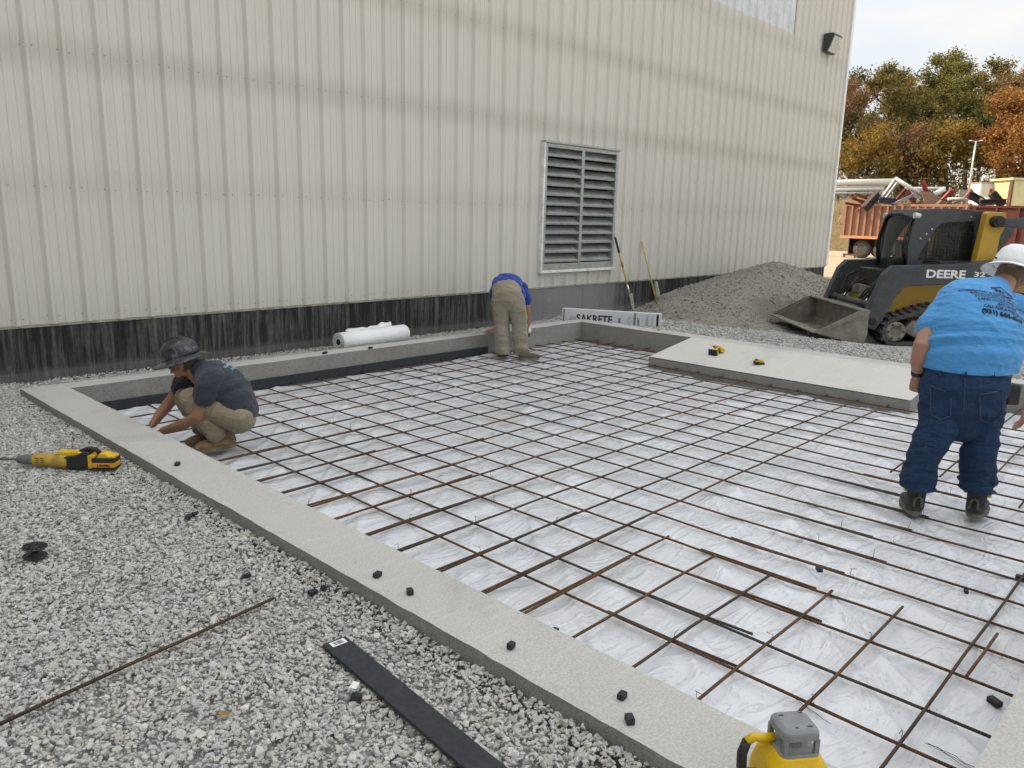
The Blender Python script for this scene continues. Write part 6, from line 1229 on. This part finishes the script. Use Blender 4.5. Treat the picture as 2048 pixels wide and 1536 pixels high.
me = text_mesh('t', 'DEWALT', .125 * k, (1.0, 1), .0004, .001); me.transform(Matrix.Translation((3.55 * k, -.348 * k, .2 * k)) @ Matrix.Rotation(math.pi / 2, 4, 'X') @ Matrix.Rotation(math.pi, 4, 'Z')); link('brand_lettering', me, INK2, bt_)
# wire spool
q = onz(70, 1110, GZ + .05); sp = thing('wire_spool', 'empty black tie-wire spool lying on the gravel at left', 'spool', (q.x, q.y, GZ + .045), (.06, .05, 0)); mb = MB(); mb.lathe([(.052, 0), (.054, .003), (.05, .006), (.02, .007), (.018, .02), (.018, .038), (.05, .044), (.054, .047), (.052, .051), (.03, .049), (.022, .042), (.012, .04)], None, 26); mb.build('spool_body', GB_, sp)
mb = MB(); [mb.tube([(.02 * math.cos(q), .02 * math.sin(q), .052), (.05 * math.cos(q), .05 * math.sin(q), .0535)], .002, 4) for q in np.arange(0, 6.2, .52)]; o = mb.build('spool_spokes', GB_, sp); o['kind'] = 'stuff'
# ramp tools
def on_ramp(px, py):
    for _ in range(1):
        n = Vector((-.1456, 0, 1)).normalized(); p0 = Vector((8.28, 0, -.151)); r = ray(px, py); return CAM + r * ((p0 - CAM).dot(n) / r.dot(n))
RT = math.atan(.1456)
q = on_ramp(1428, 710); q2 = on_ramp(1470, 690); it = thing('cordless_driver', 'yellow cordless impact driver lying on the concrete ramp', 'power tool', q); xd = (q2 - q).normalized(); Mi = frame_from(xd, Vector((-.1456, 0, 1))); it.rotation_euler = Mi.to_euler()
mb = MB(); mb.box((-.04, -.055, .004), (-.005, .06, .075), None, .006); mb.build('battery', GB_, it); mb = MB(); mb.box((-.006, -.05, .006), (.022, .055, .072), None, .006); mb.build('battery_foot', YD, it)
mb = MB(); mb.tube([(.01, -.01, .04), (.07, -.015, .038), (.13, -.005, .042)], [.024, .021, .026], 12); mb.build('grip', GB_, it); mb = MB(); mb.tube([(.02, .012, .05), (.09, .008, .05), (.14, .0, .048)], [.018, .017, .02], 10); mb.build('grip_shell', YD, it)
mb = MB(); mb.tube([(.11, -.065, .04), (.135, -.02, .042), (.16, .03, .042), (.178, .07, .042)], [.028, .036, .036, .028], 16); mb.build('motor_body', YD, it); mb = MB(); mb.tube([(.176, .066, .042), (.195, .105, .042), (.205, .13, .042)], [.026, .02, .012], 14); mb.build('nose', GG, it); mb = MB(); mb.tube([(.20, .12, .042), (.225, .175, .042)], .004, 6); mb.build('bit', GG, it)
q = on_ramp(1517, 729); bp = thing('battery_pack', 'spare yellow and black tool battery on the concrete ramp', 'battery', q, (0, -RT, 2.3)); mb = MB(); mb.box((-.06, -.038, .002), (.06, .038, .035), None, .006); mb.build('case', GB_, bp); mb = MB(); mb.box((-.058, -.039, .034), (.058, .036, .046), None, .005); mb.build('case_top', YD, bp); mb = MB(); mb.box((-.045, -.028, .045), (.02, .026, .062), None, .006); mb.build('latch_block', YD, bp); mb = MB(); mb.box((.018, -.024, .045), (.05, .024, .06), None, .003); mb.build('terminal_block', GB_, bp)
# rotary laser level on the curb corner
q = onz(1568, 1580, 0.0); lz = thing('laser_level', 'yellow and grey rotary laser level standing on the near corner of the curb', 'laser level', (1.955, -7.535, .0), (0, 0, R(-38)))
YLs = flat('laser_yellow', (.72, .43, .01), .38, 0, .1, 20); GRs = flat('laser_grey', (.20, .215, .22), .5, 0, .12, 30)
def rbox(mb, poly_lo, poly_hi, z0, z1):
    n = len(poly_lo); mb.add([(x, y, z0) for x, y in poly_lo] + [(x, y, z1) for x, y in poly_hi], [tuple(reversed(range(n))), tuple(range(n, 2 * n))] + [(i, (i + 1) % n, n + (i + 1) % n, n + i) for i in range(n)])
def rr(w, d, c, n=4):
    out = []
    for sx, sy, a0 in ((1, 1, 0), (-1, 1, math.pi / 2), (-1, -1, math.pi), (1, -1, 1.5 * math.pi)):
        for i in range(n + 1): a = a0 + math.pi / 2 * i / n; out.append((sx * (w - c) + c * math.cos(a), sy * (d - c) + c * math.sin(a)))
    return out
S = .92
mb = MB(); rbox(mb, rr(.10 * S, .095 * S, .03), rr(.098 * S, .092 * S, .03), .0, .06 * S); rbox(mb, rr(.098 * S, .092 * S, .03), rr(.088 * S, .08 * S, .03), .06 * S, .11 * S); rbox(mb, rr(.088 * S, .08 * S, .03), rr(.066 * S, .062 * S, .022), .11 * S, .150 * S); mb.build('body', YLs, lz, bevel=.004)
mb = MB(); rbox(mb, rr(.064 * S, .060 * S, .02), rr(.062 * S, .058 * S, .02), .1505 * S, .158 * S); mb.build('lantern_base', GRs, lz, bevel=.002)
for sx in (-1, 1):
    for sy in (-1, 1): mb = MB(); mb.box((sx * .050 * S - .007, sy * .046 * S - .007, .158 * S), (sx * .050 * S + .007, sy * .046 * S + .007, .202 * S), None, .002); mb.build('lantern_post', GRs, lz)
mb = MB(); rbox(mb, rr(.062 * S, .058 * S, .024), rr(.060 * S, .056 * S, .024), .2025 * S, .225 * S); rbox(mb, rr(.060 * S, .056 * S, .024), rr(.046 * S, .043 * S, .02), .225 * S, .236 * S); mb.build('lantern_cap', GRs, lz, bevel=.003)
for (x, y, s1, s2) in ((-.03, .025, .007, .0025), (.03, .03, .006, .002), (.028, -.03, .008, .0022), (-.012, -.032, .004, .003)): mb = MB(); mb.box((x - s1, y - s2, .2362 * S), (x + s1, y + s2, .2368 * S)); mb.build('cap_mark', M_BLK, lz)
mb = MB(); mb.cyl((0, 0, .159 * S), (0, 0, .20 * S), .026 * S, None, 18); mb.build('rotor', M_BLK, lz)
GLS = NT('lantern_glass').done((.8, .85, .85), .05, 0, None, .5, Alpha=.18)
mb = MB(); [mb.add(v, [(0, 1, 2, 3)]) for v in ([(-.043 * S, -.047 * S, .159 * S), (.043 * S, -.047 * S, .159 * S), (.043 * S, -.047 * S, .2015 * S), (-.043 * S, -.047 * S, .2015 * S)],)]; mb.build('lantern_pane', GLS, lz); mb = MB(); mb.add([(.051 * S, -.038 * S, .159 * S), (.051 * S, .038 * S, .159 * S), (.051 * S, .038 * S, .2015 * S), (.051 * S, -.038 * S, .2015 * S)], [(0, 1, 2, 3)]); mb.build('lantern_pane', GLS, lz)
hd = MB(); pts = [(-.085 * S, .02, .165 * S), (-.115 * S, .02, .172 * S), (-.14 * S, .02, .158 * S)]; hd.tube([(-.05 * S, .02, .168 * S)] + pts, .0125, 10); hd.build('handle_top', YLs, lz); hd = MB(); hd.tube([(-.138 * S, .02, .160 * S), (-.15 * S, .02, .12 * S), (-.148 * S, .02, .07 * S), (-.135 * S, .02, .05 * S), (-.095 * S, .02, .045 * S)], [.0135, .0145, .0145, .013, .012], 10); hd.build('handle_grip', GB_, lz)
mb = MB(); mb.box((-.06 * S, -.0965 * S, .02 * S), (.06 * S, -.0935 * S, .055 * S), None, .001); mb.build('control_panel', GB_, lz)
mb = MB(); rs = random.Random(9)
for i in range(26): x = rs.uniform(-.08, .08) * S; z = rs.uniform(.02, .12) * S; mb.cyl((x, -.0935 * S + .012 * max(0, (z - .06)) * 10 * S, z), (x, -.097 * S + .012 * max(0, (z - .06)) * 10 * S, z), rs.uniform(.0006, .0016), None, 5)
o = mb.build('dirt_specks', M_BLK, lz); o['kind'] = 'stuff'
# loose wires, leaf, crumbs
for px, py, n, lab in ((1905, 1510, 3, 'tangle of loose black tie wire on the sheeting near the corner'), (1618, 1415, 1, 'single bent tie wire dangling from the crossing by the laser level')):
    q = onz(px, py, -.27); mb = MB(); rs = random.Random(px)
    for i in range(n):
        p = Vector((q.x, q.y, sheet_z(q.x, q.y) + .006)); dirv = Vector((-.25 + .1 * i, -.75, 0)).normalized(); pts = []
        for k in range(7): pts.append(p + dirv * (.032 * k - .09) + Vector((rs.uniform(-.006, .006), rs.uniform(-.006, .006), rs.uniform(0, .006) + .004 * i))); 
        mb.tube(pts, .0011, 5)
    o = mb.build('wire_offcut', M_WIRE); tag(o, lab, 'wire')
q = onz(447, 1432, GZ + .05); mb = MB(); mb.add([(-.02, 0, .004), (-.006, .012, .0), (.012, .010, .005), (.024, .0, .001), (.010, -.011, .004), (-.008, -.010, .006), (0, 0, -.003)], [(0, 1, 6), (1, 2, 6), (2, 3, 6), (3, 4, 6), (4, 5, 6), (5, 0, 6)]); o = mb.build('dead_leaf', flat('dead_leaf', (.30, .18, .06), .8)); o.location = q + Vector((0, 0, .008)); o.rotation_euler = (.2, .1, -.6); m_ = o.modifiers.new('t', 'SOLIDIFY'); m_.thickness = .0006; tag(o, 'curled tan dead leaf on the gravel in the foreground', 'leaf')
